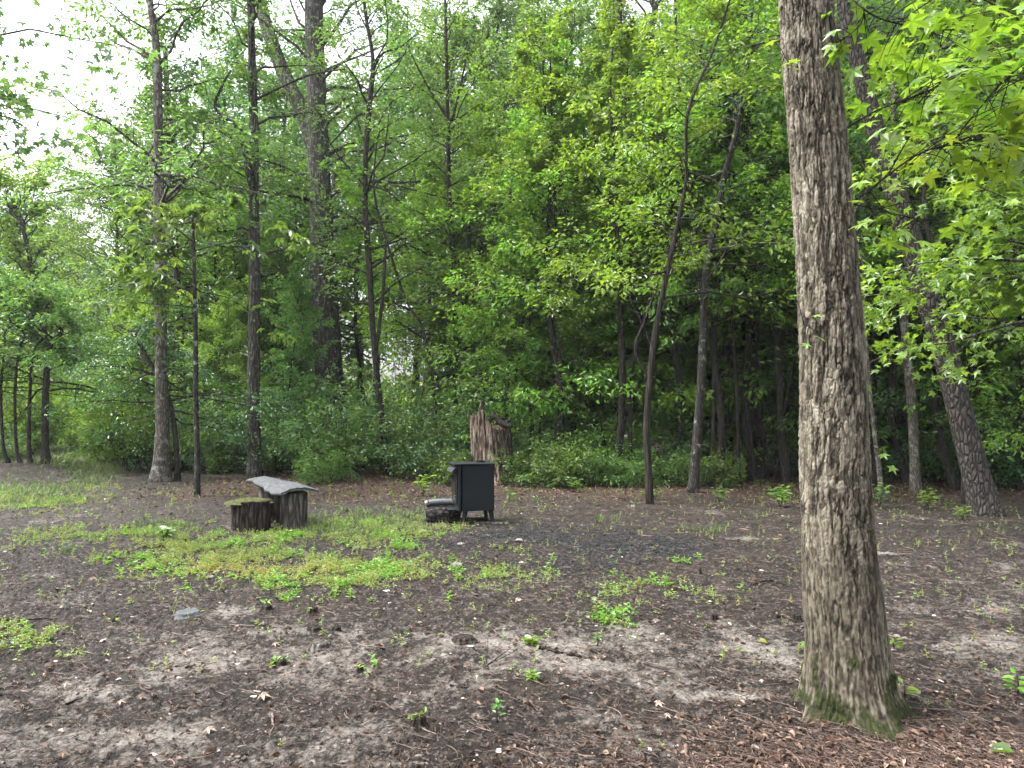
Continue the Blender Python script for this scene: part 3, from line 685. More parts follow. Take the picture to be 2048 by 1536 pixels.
    def br(name, pts, r0, leaves, lsz, sc=1.0, mat=None):
        Pp = spline(pts, 26) - base; mb = MB(); mb.tube(Pp, np.linspace(r0, r0 * .3, len(Pp)), 7, True, .05)
        lp = []; ld = []
        L = len(Pp)
        for k in range(leaves):
            f = g.uniform(.18, 1) ** .8; i_ = min(int(f * (L - 1)), L - 2); q = Pp[i_]; tg = nrm(Pp[i_ + 1] - Pp[i_]); sd_ = nrm(np.cross(tg, (0, 0, 1)))
            s_ = 1 if k % 2 else -1; off = g.uniform(.04, .34) * (1.2 - .5 * f) * sc
            tip = q + sd_ * s_ * off + tg * off * .5 + np.array([0, 0, g.normal(-.01, .10)])
            mid = (q + tip) / 2 + np.array([0, 0, .012]); mb.tube([q, mid, tip], [.0035, .0025, .0012], 4, False)
            lp.append(tip); ld.append(sd_ * s_ * .6 + tg * .7 + np.array([0, 0, -.35]) + g.normal(0, .3, 3))
        bo = mb.build(name, B_DARK, root, True)
        lp = np.array(lp); n = len(lp); nn = np.array([0, -.25, 1.]) + g.normal(0, .45, (n, 3))
        V_, F_, k_ = put_leaves(T_STAR, lp, np.array(ld), nn, lsz * g.uniform(.7, 1.15, n))
        mesh_np('leaves', V_, [F_], mat or L_NEAR, {'var': np.repeat(np.clip(g.normal(.5, .25, n), 0, 1), k_)}, False, bo)
    br('branch', [P(1700, 408, 3.95), P(1745, 375, 4.0), P(1830, 312, 3.95), P(1900, 290, 4.1), P(1985, 280, 4.2), P(2080, 320, 4.3)], .007, 60, .16)
    br('branch', [P(1690, 258, 3.95), P(1760, 218, 4.0), P(1860, 180, 4.1), P(1930, 130, 4.2), P(2000, 90, 4.4)], .006, 64, .16)
    br('branch', [P(1650, -60, 3.9), P(1730, 20, 3.7), P(1800, 48, 3.8), P(1900, 60, 3.9), P(2020, 30, 4.0)], .006, 56, .16)
    br('branch', [P(1728, 25, 3.7), P(1720, 50, 3.75), P(1690, 75, 3.8), P(1665, 90, 3.85)], .004, 12, .13, .5)
    br('branch', [P(1900, 290, 4.1), P(1960, 215, 4.1), P(2010, 160, 4.15), P(2080, 140, 4.2)], .005, 40, .15)
    br('branch', [P(1706, 408, 3.95), P(1760, 420, 4.0), P(1800, 430, 3.9), P(1850, 440, 4.0)], .004, 24, .13)
    br('branch', [P(1585, 128, 3.79), P(1572, 118, 3.76), P(1560, 105, 3.72)], .003, 6, .09, .25)
    br('branch', [P(1733, 890, 3.9), P(1752, 898, 3.9), P(1772, 915, 3.9)], .002, 4, .08, .2)
    br('branch', [P(1604, 660, 3.88), P(1615, 650, 3.76), P(1625, 655, 3.72)], .002, 4, .06, .15)
    return root
L_NEAR = leaf_mat('leaf_near_yellow_green', (.09, .2, .015), (.14, .27, .02), (.19, .33, .03), .5, .38, tcol=(1, 1, .4))
OAK = near_oak()

# ------------------------------------------------------------------ iron stove
m, t, b, o = mat_new('black_iron'); tc = N(t, 'ShaderNodeTexCoord')
n1 = N(t, 'ShaderNodeTexNoise', Scale=9.0, Detail=7.0, Roughness=.7); t.links.new(tc.outputs['Object'], n1.inputs['Vector'])
t.links.new(ramp(t, n1.outputs['Fac'], [(.3, (.003, .0045, .006)), (.6, (.006, .009, .012)), (.75, (.016, .018, .02)), (.85, (.04, .028, .02))]).outputs[0], b.inputs['Base Color'])
t.links.new(ramp(t, n1.outputs['Fac'], [(.3, (.55,) * 3), (.7, (.8,) * 3)]).outputs[0], b.inputs['Roughness']); b.inputs['Metallic'].default_value = 0; b.inputs['Specular IOR Level'].default_value = .2
bp = N(t, 'ShaderNodeBump'); bp.inputs['Distance'].default_value = .003; t.links.new(n1.outputs['Fac'], bp.inputs['Height']); t.links.new(bp.outputs[0], b.inputs['Normal'])
M_IRON = m
m, t, b, o = mat_new('galvanised'); n1 = N(t, 'ShaderNodeTexNoise', Scale=20.0, Detail=5.0)
t.links.new(ramp(t, n1.outputs['Fac'], [(.3, (.035, .038, .042)), (.7, (.13, .14, .15))]).outputs[0], b.inputs['Base Color']); b.inputs['Metallic'].default_value = .7; b.inputs['Roughness'].default_value = .4
M_GALV = m
m, t, b, o = mat_new('sooty_glass'); b.inputs['Base Color'].default_value = (.006, .007, .008, 1); b.inputs['Roughness'].default_value = .12
M_GLASS = m
YS = 11.15
c0 = ground(946, 1040); c0 = Vector((P(948, 1000, YS).x, YS, float(hgt(P(948, 1000, YS).x, YS))))
st = empty('wood_stove', c0, math.radians(15)); tag(st, 'black iron wood stove on splayed legs beside the charcoal patch', 'stove')
px2m = YS / FPX
zb = (1047 - 1022) * px2m; zt_ = (1047 - 933) * px2m; LX = .25; LY = .24    # x = depth front(-x) to back, y = width
mb = MB(); mb.box((0.02, 0, (zb + zt_) / 2), (LX - .015, LY, (zt_ - zb) / 2), bev=.008); mb.build('firebox', M_IRON, st)
mb = MB(); mb.box((-.045, 0, zt_ + .012), (LX + .06, LY + .02, .0115), bev=.004); mb.build('top_plate', M_IRON, st)
mb = MB(); mb.box((-LX - .012, 0, (zb + zt_) / 2 + .0), (.018, LY + .004, (zt_ - zb) / 2 - .002), bev=.005); mb.build('front_frame', M_IRON, st)
mb = MB(); mb.box((-LX - .044, 0, (zb + zt_) / 2 - .02), (.012, LY - .05, (zt_ - zb) / 2 - .12), bev=.005); dr = mb.build('door', M_IRON, st)
mb = MB(); mb.box((-LX - .059, 0, (zb + zt_) / 2), (.004, LY - .09, (zt_ - zb) / 2 - .17)); mb.build('glass', M_GLASS, dr)
mb = MB(); mb.tube([(-LX - .06, -.17, .42), (-LX - .09, -.17, .40), (-LX - .1, -.17, .34), (-LX - .1, -.17, .3)], [.007, .007, .009, .01], 8); mb.build('handle', M_GALV, dr)
mb = MB()
tt = np.linspace(0, 1, 8)
for sgn in (0,):
    pr = [(-LX - .03 - .10 * q, zt_ - .02 - .065 * q ** 2 * 1.2) for q in tt]
    V = []
    for y_ in (-LY + .02, LY - .02):
        for (a_, b_) in pr: V.append((a_, y_, b_))
        for (a_, b_) in pr: V.append((a_, y_, b_ - .008))
    n_ = len(tt); F = []
    for k in range(n_ - 1):
        F += [(k, k + 1, 2 * n_ + k + 1, 2 * n_ + k), (n_ + k, 3 * n_ + k, 3 * n_ + k + 1, n_ + k + 1), (k, n_ + k, n_ + k + 1, k + 1), (2 * n_ + k, 2 * n_ + k + 1, 3 * n_ + k + 1, 3 * n_ + k)]
    F += [(0, 2 * n_, 3 * n_, n_), (n_ - 1, 2 * n_ - 1, 4 * n_ - 1, 3 * n_ - 1)]
    mb.add(V, F)
mb.build('visor', M_GALV, st)
mb = MB(); mb.box((-LX - .10, 0, zb + .02), (.075, LY - .01, .012), bev=.004); mb.build('ash_lip', M_IRON, st)
for sx in (-1, 1):
    for sy in (-1, 1):
        mb = MB(); p0 = np.array([sx * (LX - .06) + .02, sy * (LY - .05), zb]); p1 = p0 + [sx * .035, sy * .03, -zb - .02]
        pts = np.array([p0, p0 * .45 + p1 * .55, p1]); mb.tube(pts, [.04, .03, .026], 4, True); mb.build('leg', M_IRON, st)
for hz in (.3, .62):
    mb = MB(); mb.tube([(-LX - .05, -LY + .03, zb + (zt_ - zb) * hz - .03), (-LX - .05, -LY + .03, zb + (zt_ - zb) * hz + .03)], [.011, .011], 8); mb.build('hinge', M_IRON, dr)
for a_ in (-LX + .035, LX - .02):
    mb = MB(); mb.box((a_, -LY - .003, (zb + zt_) / 2), (.008, .004, (zt_ - zb) / 2 - .01)); mb.build('side_trim', M_IRON, st)
mb = MB(); mb.tube([(.1, .02, zt_ + .02), (.1, .02, zt_ + .05)], [.075, .073], 20, False); mb.build('flue_collar', M_IRON, st)
# things round the stove
def on(px, py, Y): q = P(px, py, Y); return Vector((q.x, Y, float(surf(np.array([q.x]), np.array([Y]))[0])))
M_CHARLOG = bark_mat('charred_wood', (.012, .01, .009), (.03, .026, .024), (.10, .09, .085), (10, 10, 10), .02)
lp = on(884, 1045, 11.2)
mb = MB(); mb.tube([(-.24, -.02, .10), (-.1, .0, .12), (.08, .02, .125), (.26, .04, .11)], [.10, .125, .12, .09], 14, True, .22); q = mb.build('charred_log', M_CHARLOG, None, True, lp); tag(q, 'charred dark log lying against the stove front', 'log')
mb = MB(); mb.tube([(-.2, .0, .29), (.0, .02, .305), (.26, .05, .30)], [.055] * 3, 18, False); mb.tube([(-.2, .0, .29), (.0, .02, .305), (.26, .05, .30)], [.05] * 3, 18, False)
mb.tube([(-.235, 0, .27), (-.2, 0, .288)], [.062, .058], 18, False); q = mb.build('stove_pipe', M_GALV, None, True, lp); tag(q, 'grey metal stove pipe lying on the charred log', 'pipe')
mb = MB(); mb.box((0, 0, .018), (.24, .05, .014), bev=.004); q = mb.build('plank', B_GREY, None, False, on(985, 1049, 10.95)); tag(q, 'thin weathered plank on soil at the right stove leg', 'plank')
mb = MB(); mb.box((0, 0, .02), (.3, .09, .016), bev=.004); q = mb.build('plank', M_CHARLOG, None, False, on(935, 1042, 11.22)); q.rotation_euler = (0, 0, .1); tag(q, 'dark board under the stove legs', 'plank')

# ------------------------------------------------------------------ stumps and the bark bench
M_CUT = bark_mat('weathered_log', (.04, .036, .03), (.10, .092, .08), (.2, .19, .172), (13, 13, 2.2), .03)
M_ROT = bark_mat('rotten_wood', (.012, .009, .007), (.035, .027, .022), (.10, .082, .068), (14, 14, 3), .03)
M_SLAB = flat_mat('grey_slab', [(0, (.012, .013, .014)), (.5, (.05, .054, .058)), (1, (.13, .137, .145))], .8, 14, bump=.008)
M_MOSS = flat_mat('moss', [(0, (.012, .016, .004)), (.5, (.04, .05, .01)), (1, (.11, .11, .03))], .95, 18, bump=.02)
def log_mesh(mb, r0, r1, h, g, K=72, m=40, rib=.012, jag=0.02, toph=None, hollow=0.0, lean=(0, 0), flare=.0):
    th = np.arange(K) / K * 2 * math.pi; zz = np.linspace(-.06, 1, m)
    TH, Z = np.meshgrid(th, zz); s = g.uniform(0, 50)
    top = h + jag * (fbm(np.cos(th) * 3 + s, np.sin(th) * 3, 3) - .5) * 2 + (toph(th) if toph else 0)
    R = (r0 * (1 - np.clip(Z, 0, 1)) + r1 * np.clip(Z, 0, 1)) + rib * (fbm(np.cos(TH) * 9 + s, np.sin(TH) * 9 + Z * .5, 3) - .5) * 2 + r0 * .09 * (fbm(np.cos(TH) * 1.3 + s, np.sin(TH) * 1.3 + Z * .6, 2) - .5) * 2
    R = R + flare * np.exp(-np.maximum(Z, 0) / .12) * (.6 + .5 * np.cos(TH * 4 + s))
    H = np.maximum(Z, 0) * top[None] + np.minimum(Z, 0)
    V = np.stack([R * np.cos(TH) + lean[0] * H, R * np.sin(TH) + lean[1] * H, H], -1)
    rings = [V]
    for f in (.93, .75, .5, .25):
        q = V[-1].copy(); cxy = np.array([lean[0], lean[1]]) * top.mean()
        q[:, :2] = (q[:, :2] - cxy) * f + cxy; q[:, 2] = q[:, 2] * .3 + top.mean() * .7 - hollow * (1 - f) ** .5 + .012 * vnoise(th * 5, th * 0 + f * 9)
        rings.append(q[None])
    V = np.concatenate(rings, 0); mm = len(V); V = V.reshape(-1, 3)
    i = np.arange(mm - 1)[:, None] * K; j = np.arange(K)[None]; j2 = (j + 1) % K
    F = np.stack([i + j, i + j2, i + K + j2, i + K + j], -1).reshape(-1, 4)
    c = len(V); V = np.vstack([V, [V[-K:].mean(0)]]); F3 = [((mm - 1) * K + q, (mm - 1) * K + (q + 1) % K, c) for q in range(K)]
    mb.add(V, F, F3)
g = np.random.default_rng(8)
BY = 10.75; k_ = BY / FPX
# right post, left post, the curved slab resting on both
rp = on(588, 1046, BY); lpst = on(540, 1036, 11.25)
rt = P(588, 985, BY).z - rp.z; lt = P(540, 968, 11.25).z - lpst.z
mb = MB(); log_mesh(mb, .2, .19, rt + .0, g); q = mb.build('log_post', M_CUT, None, True, rp); tag(q, 'upright grey log under the right end of the bark slab', 'log', 'upright logs holding the slab')
mb = MB(); log_mesh(mb, .18, .165, lt - .01, g); q = mb.build('log_post', M_CUT, None, True, lpst); tag(q, 'upright grey log under the far left end of the slab', 'log', 'upright logs holding the slab')
pa = np.array(P(600, 977, 10.52)); pb = np.array(P(531, 957, 11.5))
def slab():
    axd = nrm(pb - pa); sd_ = nrm(np.cross(axd, (0, 0, 1.))); up = np.cross(sd_, axd); sd_ = -sd_ if sd_[0] < 0 else sd_; up = up if up[2] > 0 else -up
    nu, nv = 34, 40; U = np.linspace(0, 1, nu); Vv = np.linspace(-1, 1, nv); L = np.linalg.norm(pb - pa); out = []
    for k in range(2):
        A_ = []
        for u_ in U:
            for v_ in Vv:
                w_ = .275 * (1 + .12 * (vnoise(u_ * 9, v_ * 0 + 3 + (v_ > 0) * 5) - .5) * 2 * abs(v_)); ex = .05 * (vnoise(v_ * 4 + 9, 2 + (u_ > .5) * 7) - .5) * (1 if u_ > .97 or u_ < .03 else 0)
                arch = .062 * (1 - v_ ** 2) - .055 + .02 * u_ + .03 * math.sin(u_ * 5) * v_
                q = pa + axd * (u_ * L + ex) + sd_ * v_ * w_ + up * (arch + .012 * vnoise(u_ * 14, v_ * 8) - k * .035); A_.append(q)
        out.append(np.array(A_))
    V = np.vstack(out); n_ = nu * nv; F = []
    for i in range(nu - 1):
        for j in range(nv - 1):
            a = i * nv + j; F.append((a, a + 1, a + nv + 1, a + nv)); F.append((n_ + a, n_ + a + nv, n_ + a + nv + 1, n_ + a + 1))
    for i in range(nu - 1):
        for j in (0, nv - 1): a = i * nv + j; F.append((a, a + nv, n_ + a + nv, n_ + a))
    for j in range(nv - 1):
        for i in (0, nu - 1): a = i * nv + j; F.append((a, a + 1, n_ + a + 1, n_ + a))
    mb = MB(); mb.add(V, F); return mb
q = slab().build('bark_slab', M_SLAB, None, True, Vector(pa), pa); tag(q, 'curved grey bark slab lying across two upright logs', 'slab')
sp = on(504, 1053, 10.5); sr = on(504, 1053, 10.5)
root = empty('tree_stump', sp); tag(root, 'low rotten stump with mossy top beside the log bench', 'stump')
mb = MB(); hs_ = P(503, 1001, 10.5).z - sp.z
log_mesh(mb, .255, .285, hs_, g, rib=.03, jag=.03, flare=.02); mb.build('body', M_ROT, root, True)
def cap(rx, ry, z, h, K=48, m=10, g=g):
    V = []; s = g.uniform(0, 40)
    for i in range(m):
        f = i / (m - 1)
        for k in range(K):
            a = k / K * 6.2832; r_ = (1 + .22 * (vnoise(math.cos(a) * 2 + s, math.sin(a) * 2) - .5) * 2) * (1 - f)
            V.append((rx * r_ * math.cos(a), ry * r_ * math.sin(a), z + h * (1 - (1 - f) ** 2) + .03 * float(vnoise(a * 3 + s, f * 6)) * (f > 0)))
    F = [(i * K + k, i * K + (k + 1) % K, (i + 1) * K + (k + 1) % K, (i + 1) * K + k) for i in range(m - 1) for k in range(K)]
    mb = MB(); mb.add(V, F); return mb
cap(.31, .29, hs_ - .03, .045).build('moss', M_MOSS, root, True, (-.02, 0, 0))
# tall decayed stump behind the stove
bs = on(985, 962, 17.2)
root = empty('tree_stump', bs); tag(root, 'tall decayed brown stump standing behind the stove', 'stump')
m, t, b, o = mat_new('decayed_wood'); tc = N(t, 'ShaderNodeTexCoord'); mp = N(t, 'ShaderNodeMapping'); mp.inputs['Scale'].default_value = (22, 22, 3.2); t.links.new(tc.outputs['Object'], mp.inputs[0])
n1 = N(t, 'ShaderNodeTexNoise', Scale=1.2, Detail=6.0, Roughness=.7); t.links.new(mp.outputs[0], n1.inputs['Vector'])
n2 = N(t, 'ShaderNodeTexNoise', Scale=3.2, Detail=4.0); t.links.new(tc.outputs['Object'], n2.inputs['Vector'])
c = ramp(t, n1.outputs['Fac'], [(.38, (.012, .009, .007)), (.48, (.06, .045, .036)), (.57, (.19, .15, .12)), (.72, (.4, .34, .28))]).outputs[0]
c = mixc(t, .75, c, ramp(t, n2.outputs['Fac'], [(.35, (.2, .18, .17)), (.65, (.7, .7, .7))]).outputs[0], 'OVERLAY')
t.links.new(c, b.inputs['Base Color']); b.inputs['Roughness'].default_value = .95; b.inputs['Specular IOR Level'].default_value = .1
bp = N(t, 'ShaderNodeBump'); bp.inputs['Distance'].default_value = .04; t.links.new(n1.outputs['Fac'], bp.inputs['Height']); t.links.new(bp.outputs[0], b.inputs['Normal'])
M_DECAY = m
def toph(th): return -.32 * sstep(-.25, .35, np.cos(th)) + .05 * np.sin(th * 3 + 1) + .12 * (vnoise(th * 3.2 + 4, th * 0 + 2) - .5)
mb = MB(); log_mesh(mb, .44, .40, 1.6, g, K=120, m=70, rib=.06, jag=.03, toph=toph, hollow=.25, lean=(-.075, .0), flare=.16); mb.build('body', M_DECAY, root, True)
mb = MB(); V = []; A_ = np.linspace(-.25, 1.6, 24)
for k in range(2):
    for z_ in np.linspace(0.1, 1.5, 20):
        for a in A_:
            rr_ = .455 + k * .05 + .03 * vnoise(a * 5, z_ * 4); zz_ = z_ * (1 - .16 * max(0, -a)) ; V.append((rr_ * math.cos(a) - .075 * zz_, rr_ * math.sin(a), zz_))
V = np.array([[float(x) for x in v_] for v_ in V]); nn_ = 20 * 24; F = []
for i in range(19):
    for j in range(23): a = i * 24 + j; F += [(a, a + 24, a + 25, a + 1), (nn_ + a, nn_ + a + 1, nn_ + a + 25, nn_ + a + 24)]
for i in range(19):
    for j in (0, 23): a = i * 24 + j; F.append((a, nn_ + a, nn_ + a + 24, a + 24))
for j in range(23):
    for i in (0, 19): a = i * 24 + j; F.append((a, a + 1, nn_ + a + 1, nn_ + a))
mb = MB(); V = V @ np.array(Matrix.Rotation(0, 3, 'Z')).T; mb.add(V, F); mb.build('bark_shell', B_DARK, root, True)
tt = np.linspace(0, 1, 9)
mb = MB(); mb.tube(np.c_[-.02 + .5 * tt, -.42 + 0 * tt, 1.66 - .34 * tt - .12 * np.sin(tt * 3.14)], .02 + .055 * np.sin(tt * 3.14), 8, True, .1); mb.build('bark_flap', B_DARK, root, True)
mb = MB(); mb.tube([(-.28, -.1, 1.6), (-.27, -.1, 1.75), (-.28, -.1, 1.9)], [.045, .03, .006], 6); mb.build('splinter', M_DECAY, root, True)
# ------------------------------------------------------------------ trees with a place of their own in the photograph
def ax(pts, Y=None, top=None, lean=0.0):
    if Y is None: Y = ground(pts[0][0], pts[0][1]).y
    return axis_px(pts, Y, top, lean)
def tree(name, label, pts, bark, leafm, Y=None, top=12, **kw):
    a, r = ax(pts, Y, top); kw.setdefault('cat', 'tree'); kw.setdefault('thin', .85)
    return grow(name, label, kw.pop('cat'), a, r, bark, leafm, **kw)
def limb(pts, Y, sides=7):
    def f(T, base):
        for (pp, dy) in pts:
            Pp = [np.array(P(x, y, Y + dy * i)) - base for i, (x, y, w) in enumerate(pp)]
            T.wood.tube(spline(Pp, 5 * len(Pp)), np.interp(np.linspace(0, 1, 5 * len(Pp)), np.linspace(0, 1, len(Pp)), [w / 2 / FPX * Y for (_, _, w) in pp]), sides, True, .06)
    return f
tree('tall_tree', 'tall pale trunked tree, nearest the grassy path opening', [(320, 962, 33), (325, 850, 27), (322, 700, 23), (321, 560, 22), (318, 400, 20), (316, 250, 18), (313, 100, 15), (300, 0, 12)], B_PALE, L_MID,
     top=15, z0=5.6, z1=15, nb=52, L=(2.6, 1.4), lsize=.11, nleaf=16, nsub=8, flare=1.5, extra=limb([([(312, 40, 10), (298, 10, 8), (285, -30, 7)], 0)], 19))
tree('slender_tree', 'slender dark sapling with large hickory leaves, left of the log bench', [(394, 992, 12), (394, 900, 11), (392, 800, 10), (391, 650, 9), (389, 560, 7), (387, 480, 6), (384, 430, 4)], B_LICH, L_MID,
     top=None, z0=3.4, z1=5.6, nb=18, L=(2.0, .9), lsize=.17, tmpl=T_COMP, nleaf=3.2, nsub=4, elev=(5, 40), azbias=(math.radians(185), .45), flare=1.2, tilt=.35)
tree('tall_tree', 'straight grey trunked tree rising behind the log bench', [(508, 952, 27), (508, 850, 26), (508, 700, 24), (509, 560, 22), (508, 400, 20), (508, 300, 18), (505, 150, 16), (500, 0, 13)], B_GREY, L_MID,
     top=15, z0=5.6, z1=15, nb=40, L=(2.4, 1.4), lsize=.11, nleaf=15, flare=1.25,
     extra=limb([([(507, 395, 9), (497, 350, 12), (490, 300, 13), (478, 258, 10), (450, 235, 7), (430, 212, 6), (445, 170, 5), (462, 140, 4)], 0), ([(510, 200, 6), (560, 175, 5), (620, 150, 4), (690, 138, 3)], -.1)], 19.2))
tree('massive_tree', 'thick ridged trunk forking low, right of the straight grey tree', [(668, 905, 66), (662, 800, 58), (655, 700, 55), (648, 560, 52), (642, 430, 46), (637, 300, 42), (632, 150, 38), (628, 0, 36)], B_GREY, L_BLUE, Y=24,
     top=19, z0=7.5, z1=19, nb=60, L=(4.2, 2.4), lsize=.10, nleaf=15, nsub=9, sides=32, wob=.05, flare=1.2, cat='tree',
     extra=limb([([(638, 330, 34), (610, 235, 32), (575, 165, 30), (535, 60, 27), (505, -60, 24)], .15), ([(628, 30, 16), (660, -30, 14), (700, -120, 12)], .1)], 24, 20))
tree('crooked_tree', 'thin crooked black trunk left of the stove', [(772, 950, 14), (766, 860, 14), (755, 760, 13), (745, 650, 12), (739, 540, 12), (731, 420, 11), (732, 300, 10), (740, 200, 10), (746, 120, 8), (733, 40, 7), (728, -20, 6)], B_DARK, L_MID,
     top=13, z0=4.3, z1=13, nb=34, L=(2.5, 1.6), lsize=.10, nleaf=12, nsub=7, flare=1.2, wob=.16,
     extra=limb([([(752, 700, 8), (760, 640, 7), (767, 570, 7), (770, 520, 6), (772, 480, 4)], 0), ([(730, 228, 5), (715, 232, 4), (690, 258, 4), (660, 290, 3)], 0), ([(739, 165, 5), (762, 110, 5), (800, 95, 3), (830, 70, 2)], 0), ([(732, 370, 4), (770, 380, 3), (810, 410, 3), (850, 430, 2)], 0)], 19.3))
a_, r_ = ax([(778, 948, 11), (771, 890, 11), (765, 840, 10), (763, 800, 9)]); 
b0 = np.array(a_[0]); sn = empty('dead_snag', tuple(b0)); tag(sn, 'pale snapped dead trunk leaning against the crooked black tree', 'snag')
mb = MB(); mb.tube(np.array([tuple(q) for q in a_]) - b0 - [0, 0, .05], r_, 10, True, .15); mb.tube([np.array(a_[-1]) - b0 - [0, 0, .1], np.array(a_[-1]) - b0 + [.01, 0, .12]], [.04, .004], 5); mb.build('trunk', B_PALE, sn, True)
tree('forked_tree', 'slim dark forked tree above the left of the tall stump', [(915, 935, 15), (913, 800, 14), (913, 680, 12), (908, 560, 11), (903, 450, 10), (898, 380, 9), (896, 260, 8), (893, 120, 7), (890, 0, 6)], B_DARK, L_MID, Y=20.5,
     top=13, z0=3.2, z1=13, nb=38, L=(2.4, 1.6), lsize=.095, nleaf=13, nsub=7,
     extra=limb([([(913, 720, 9), (925, 640, 8), (932, 560, 8), (935, 500, 6), (940, 440, 5)], 0), ([(897, 240, 6), (872, 200, 5), (838, 140, 4), (818, 90, 3), (815, 20, 3)], 0), ([(897, 240, 5), (910, 220, 5), (940, 80, 3)], 0), ([(908, 710, 6), (870, 690, 5), (820, 660, 5), (790, 640, 4)], 0)], 20.5))
tree('sapling', 'thin straight sapling with layered maple leaves, right of the tall stump', [(1126, 905, 9), (1122, 780, 8), (1120, 650, 8), (1116, 520, 7), (1110, 400, 6), (1106, 300, 5), (1102, 180, 4), (1100, 100, 3)], B_DARK, L_LIME, Y=18,
     top=None, z0=2.2, z1=10.5, nb=44, L=(2.0, 1.0), lsize=.095, nleaf=14, nsub=7, elev=(8, 50), droop=.15, flare=1.1)
tree('young_tree', 'short dark slim tree just right of the decayed stump', [(1066, 935, 10), (1064, 880, 10), (1062, 830, 8), (1050, 760, 6), (1040, 700, 5), (1050, 620, 4)], B_DARK, L_LIME, Y=19,
     top=6, z0=2.4, z1=6, nb=18, L=(1.6, .8), lsize=.09, nleaf=12, nsub=6, elev=(8, 50), cat='small tree')
tree('big_forest_tree', 'broad hazy trunk deeper in the woods above the middle', [(1178, 930, 42), (1180, 800, 38), (1184, 700, 34), (1190, 580, 30), (1205, 450, 24), (1218, 350, 20), (1235, 250, 17), (1275, 130, 14), (1310, 30, 12)], B_GREY, L_BLUE, Y=25,
     top=17, z0=7, z1=17, nb=50, L=(4.0, 2.2), lsize=.10, nleaf=14, nsub=9, sides=24)
tree('tall_tree', 'tall dark trunk seen high above the leaning brown tree', [(1262, 930, 13), (1258, 700, 12), (1256, 500, 11), (1254, 300, 11), (1251, 170, 10), (1240, 60, 9), (1240, 0, 8)], B_DARK, L_MID, Y=22,
     top=15, z0=6, z1=15, nb=40, L=(2.8, 1.6), lsize=.10, nleaf=14, nsub=8, extra=limb([([(1250, 180, 6), (1235, 100, 5), (1205, 60, 4), (1170, 58, 3)], 0)], 22))
tree('leaning_tree', 'slim brown stringy barked tree leaning right at its top', [(1300, 1008, 15), (1296, 930, 14), (1293, 850, 13), (1300, 760, 13), (1308, 680, 12), (1325, 590, 11), (1342, 510, 10), (1358, 430, 8), (1372, 360, 6)], B_RED, L_LIME,
     top=9.5, z0=3.6, z1=9.5, nb=34, L=(2.1, 1.0), lsize=.095, nleaf=15, nsub=7, elev=(8, 48), droop=.12, flare=1.15,
     extra=limb([([(1306, 700, 5), (1285, 650, 4), (1262, 600, 3), (1258, 560, 2)], 0), ([(1300, 760, 5), (1270, 700, 5), (1290, 640, 5), (1325, 540, 4), (1350, 450, 3)], 0)], 15))
tree('lichen_tree', 'lichen spotted trunk bending right, left of the near oak', [(1386, 985, 19), (1392, 900, 18), (1400, 800, 17), (1405, 700, 16), (1408, 620, 15), (1414, 530, 14), (1432, 440, 13), (1452, 340, 12), (1475, 250, 11), (1490, 130, 9), (1504, 0, 8)], B_LICH, L_LIME,
     top=12, z0=4.2, z1=12, nb=42, L=(2.5, 1.4), lsize=.10, nleaf=15, nsub=8, elev=(8, 50),
     extra=limb([([(1405, 600, 9), (1393, 520, 8), (1388, 430, 8), (1372, 330, 7), (1360, 200, 7), (1352, 80, 6), (1350, -40, 5)], 0), ([(1470, 250, 7), (1462, 180, 6), (1400, 110, 5), (1440, 20, 5)], 0.1)], 16.3))
tree('forest_tree', 'dark straight trunk snapped high, standing just inside the wood', [(1524, 975, 26), (1520, 880, 25), (1510, 780, 23), (1500, 640, 22), (1494, 520, 21), (1489, 420, 21), (1487, 345, 20), (1486, 200, 17), (1484, 0, 14)], B_DARK, L_MID, Y=18.5,
     top=14, z0=5, z1=14, nb=40, L=(2.6, 1.5), lsize=.10, nleaf=15, nsub=8)
tree('curved_tree', 'curved dark slim trunk, first left of the near oak', [(1574, 982, 16), (1566, 900, 15), (1560, 800, 14), (1556, 700, 14), (1550, 600, 13), (1543, 500, 13), (1528, 430, 11), (1510, 370, 9), (1497, 315, 8), (1492, 230, 6)], B_DARK, L_LIME, Y=17.3,
     top=10.5, z0=3.5, z1=10.5, nb=38, L=(2.2, 1.1), lsize=.10, nleaf=15, nsub=7, elev=(8, 48),
     extra=limb([([(1560, 860, 9), (1572, 800, 8), (1580, 770, 7), (1590, 700, 5)], 0), ([(1550, 620, 5), (1500, 560, 4), (1470, 500, 3)], 0)], 17.3))
tree('pale_sapling', 'thin pale bare sapling just right of the near oak', [(1764, 1002, 9), (1757, 930, 9), (1748, 860, 8), (1738, 760, 7), (1730, 650, 6), (1725, 520, 5)], B_PALE, L_MID, Y=14.6,
     top=7, z0=4.6, z1=7, nb=14, L=(1.3, .8), lsize=.09, nleaf=11, nsub=5, cat='sapling')
tree('forest_tree', 'straight smooth grey trunk between the near oak and leaning pine', [(1831, 992, 19), (1829, 920, 18), (1824, 820, 18), (1815, 720, 17), (1806, 620, 16), (1796, 540, 15), (1790, 460, 14), (1788, 300, 12), (1786, 150, 10)], B_PALE, L_BLUE, Y=15.4,
     top=13, z0=5.0, z1=13, nb=40, L=(2.5, 1.4), lsize=.10, nleaf=14, nsub=8)
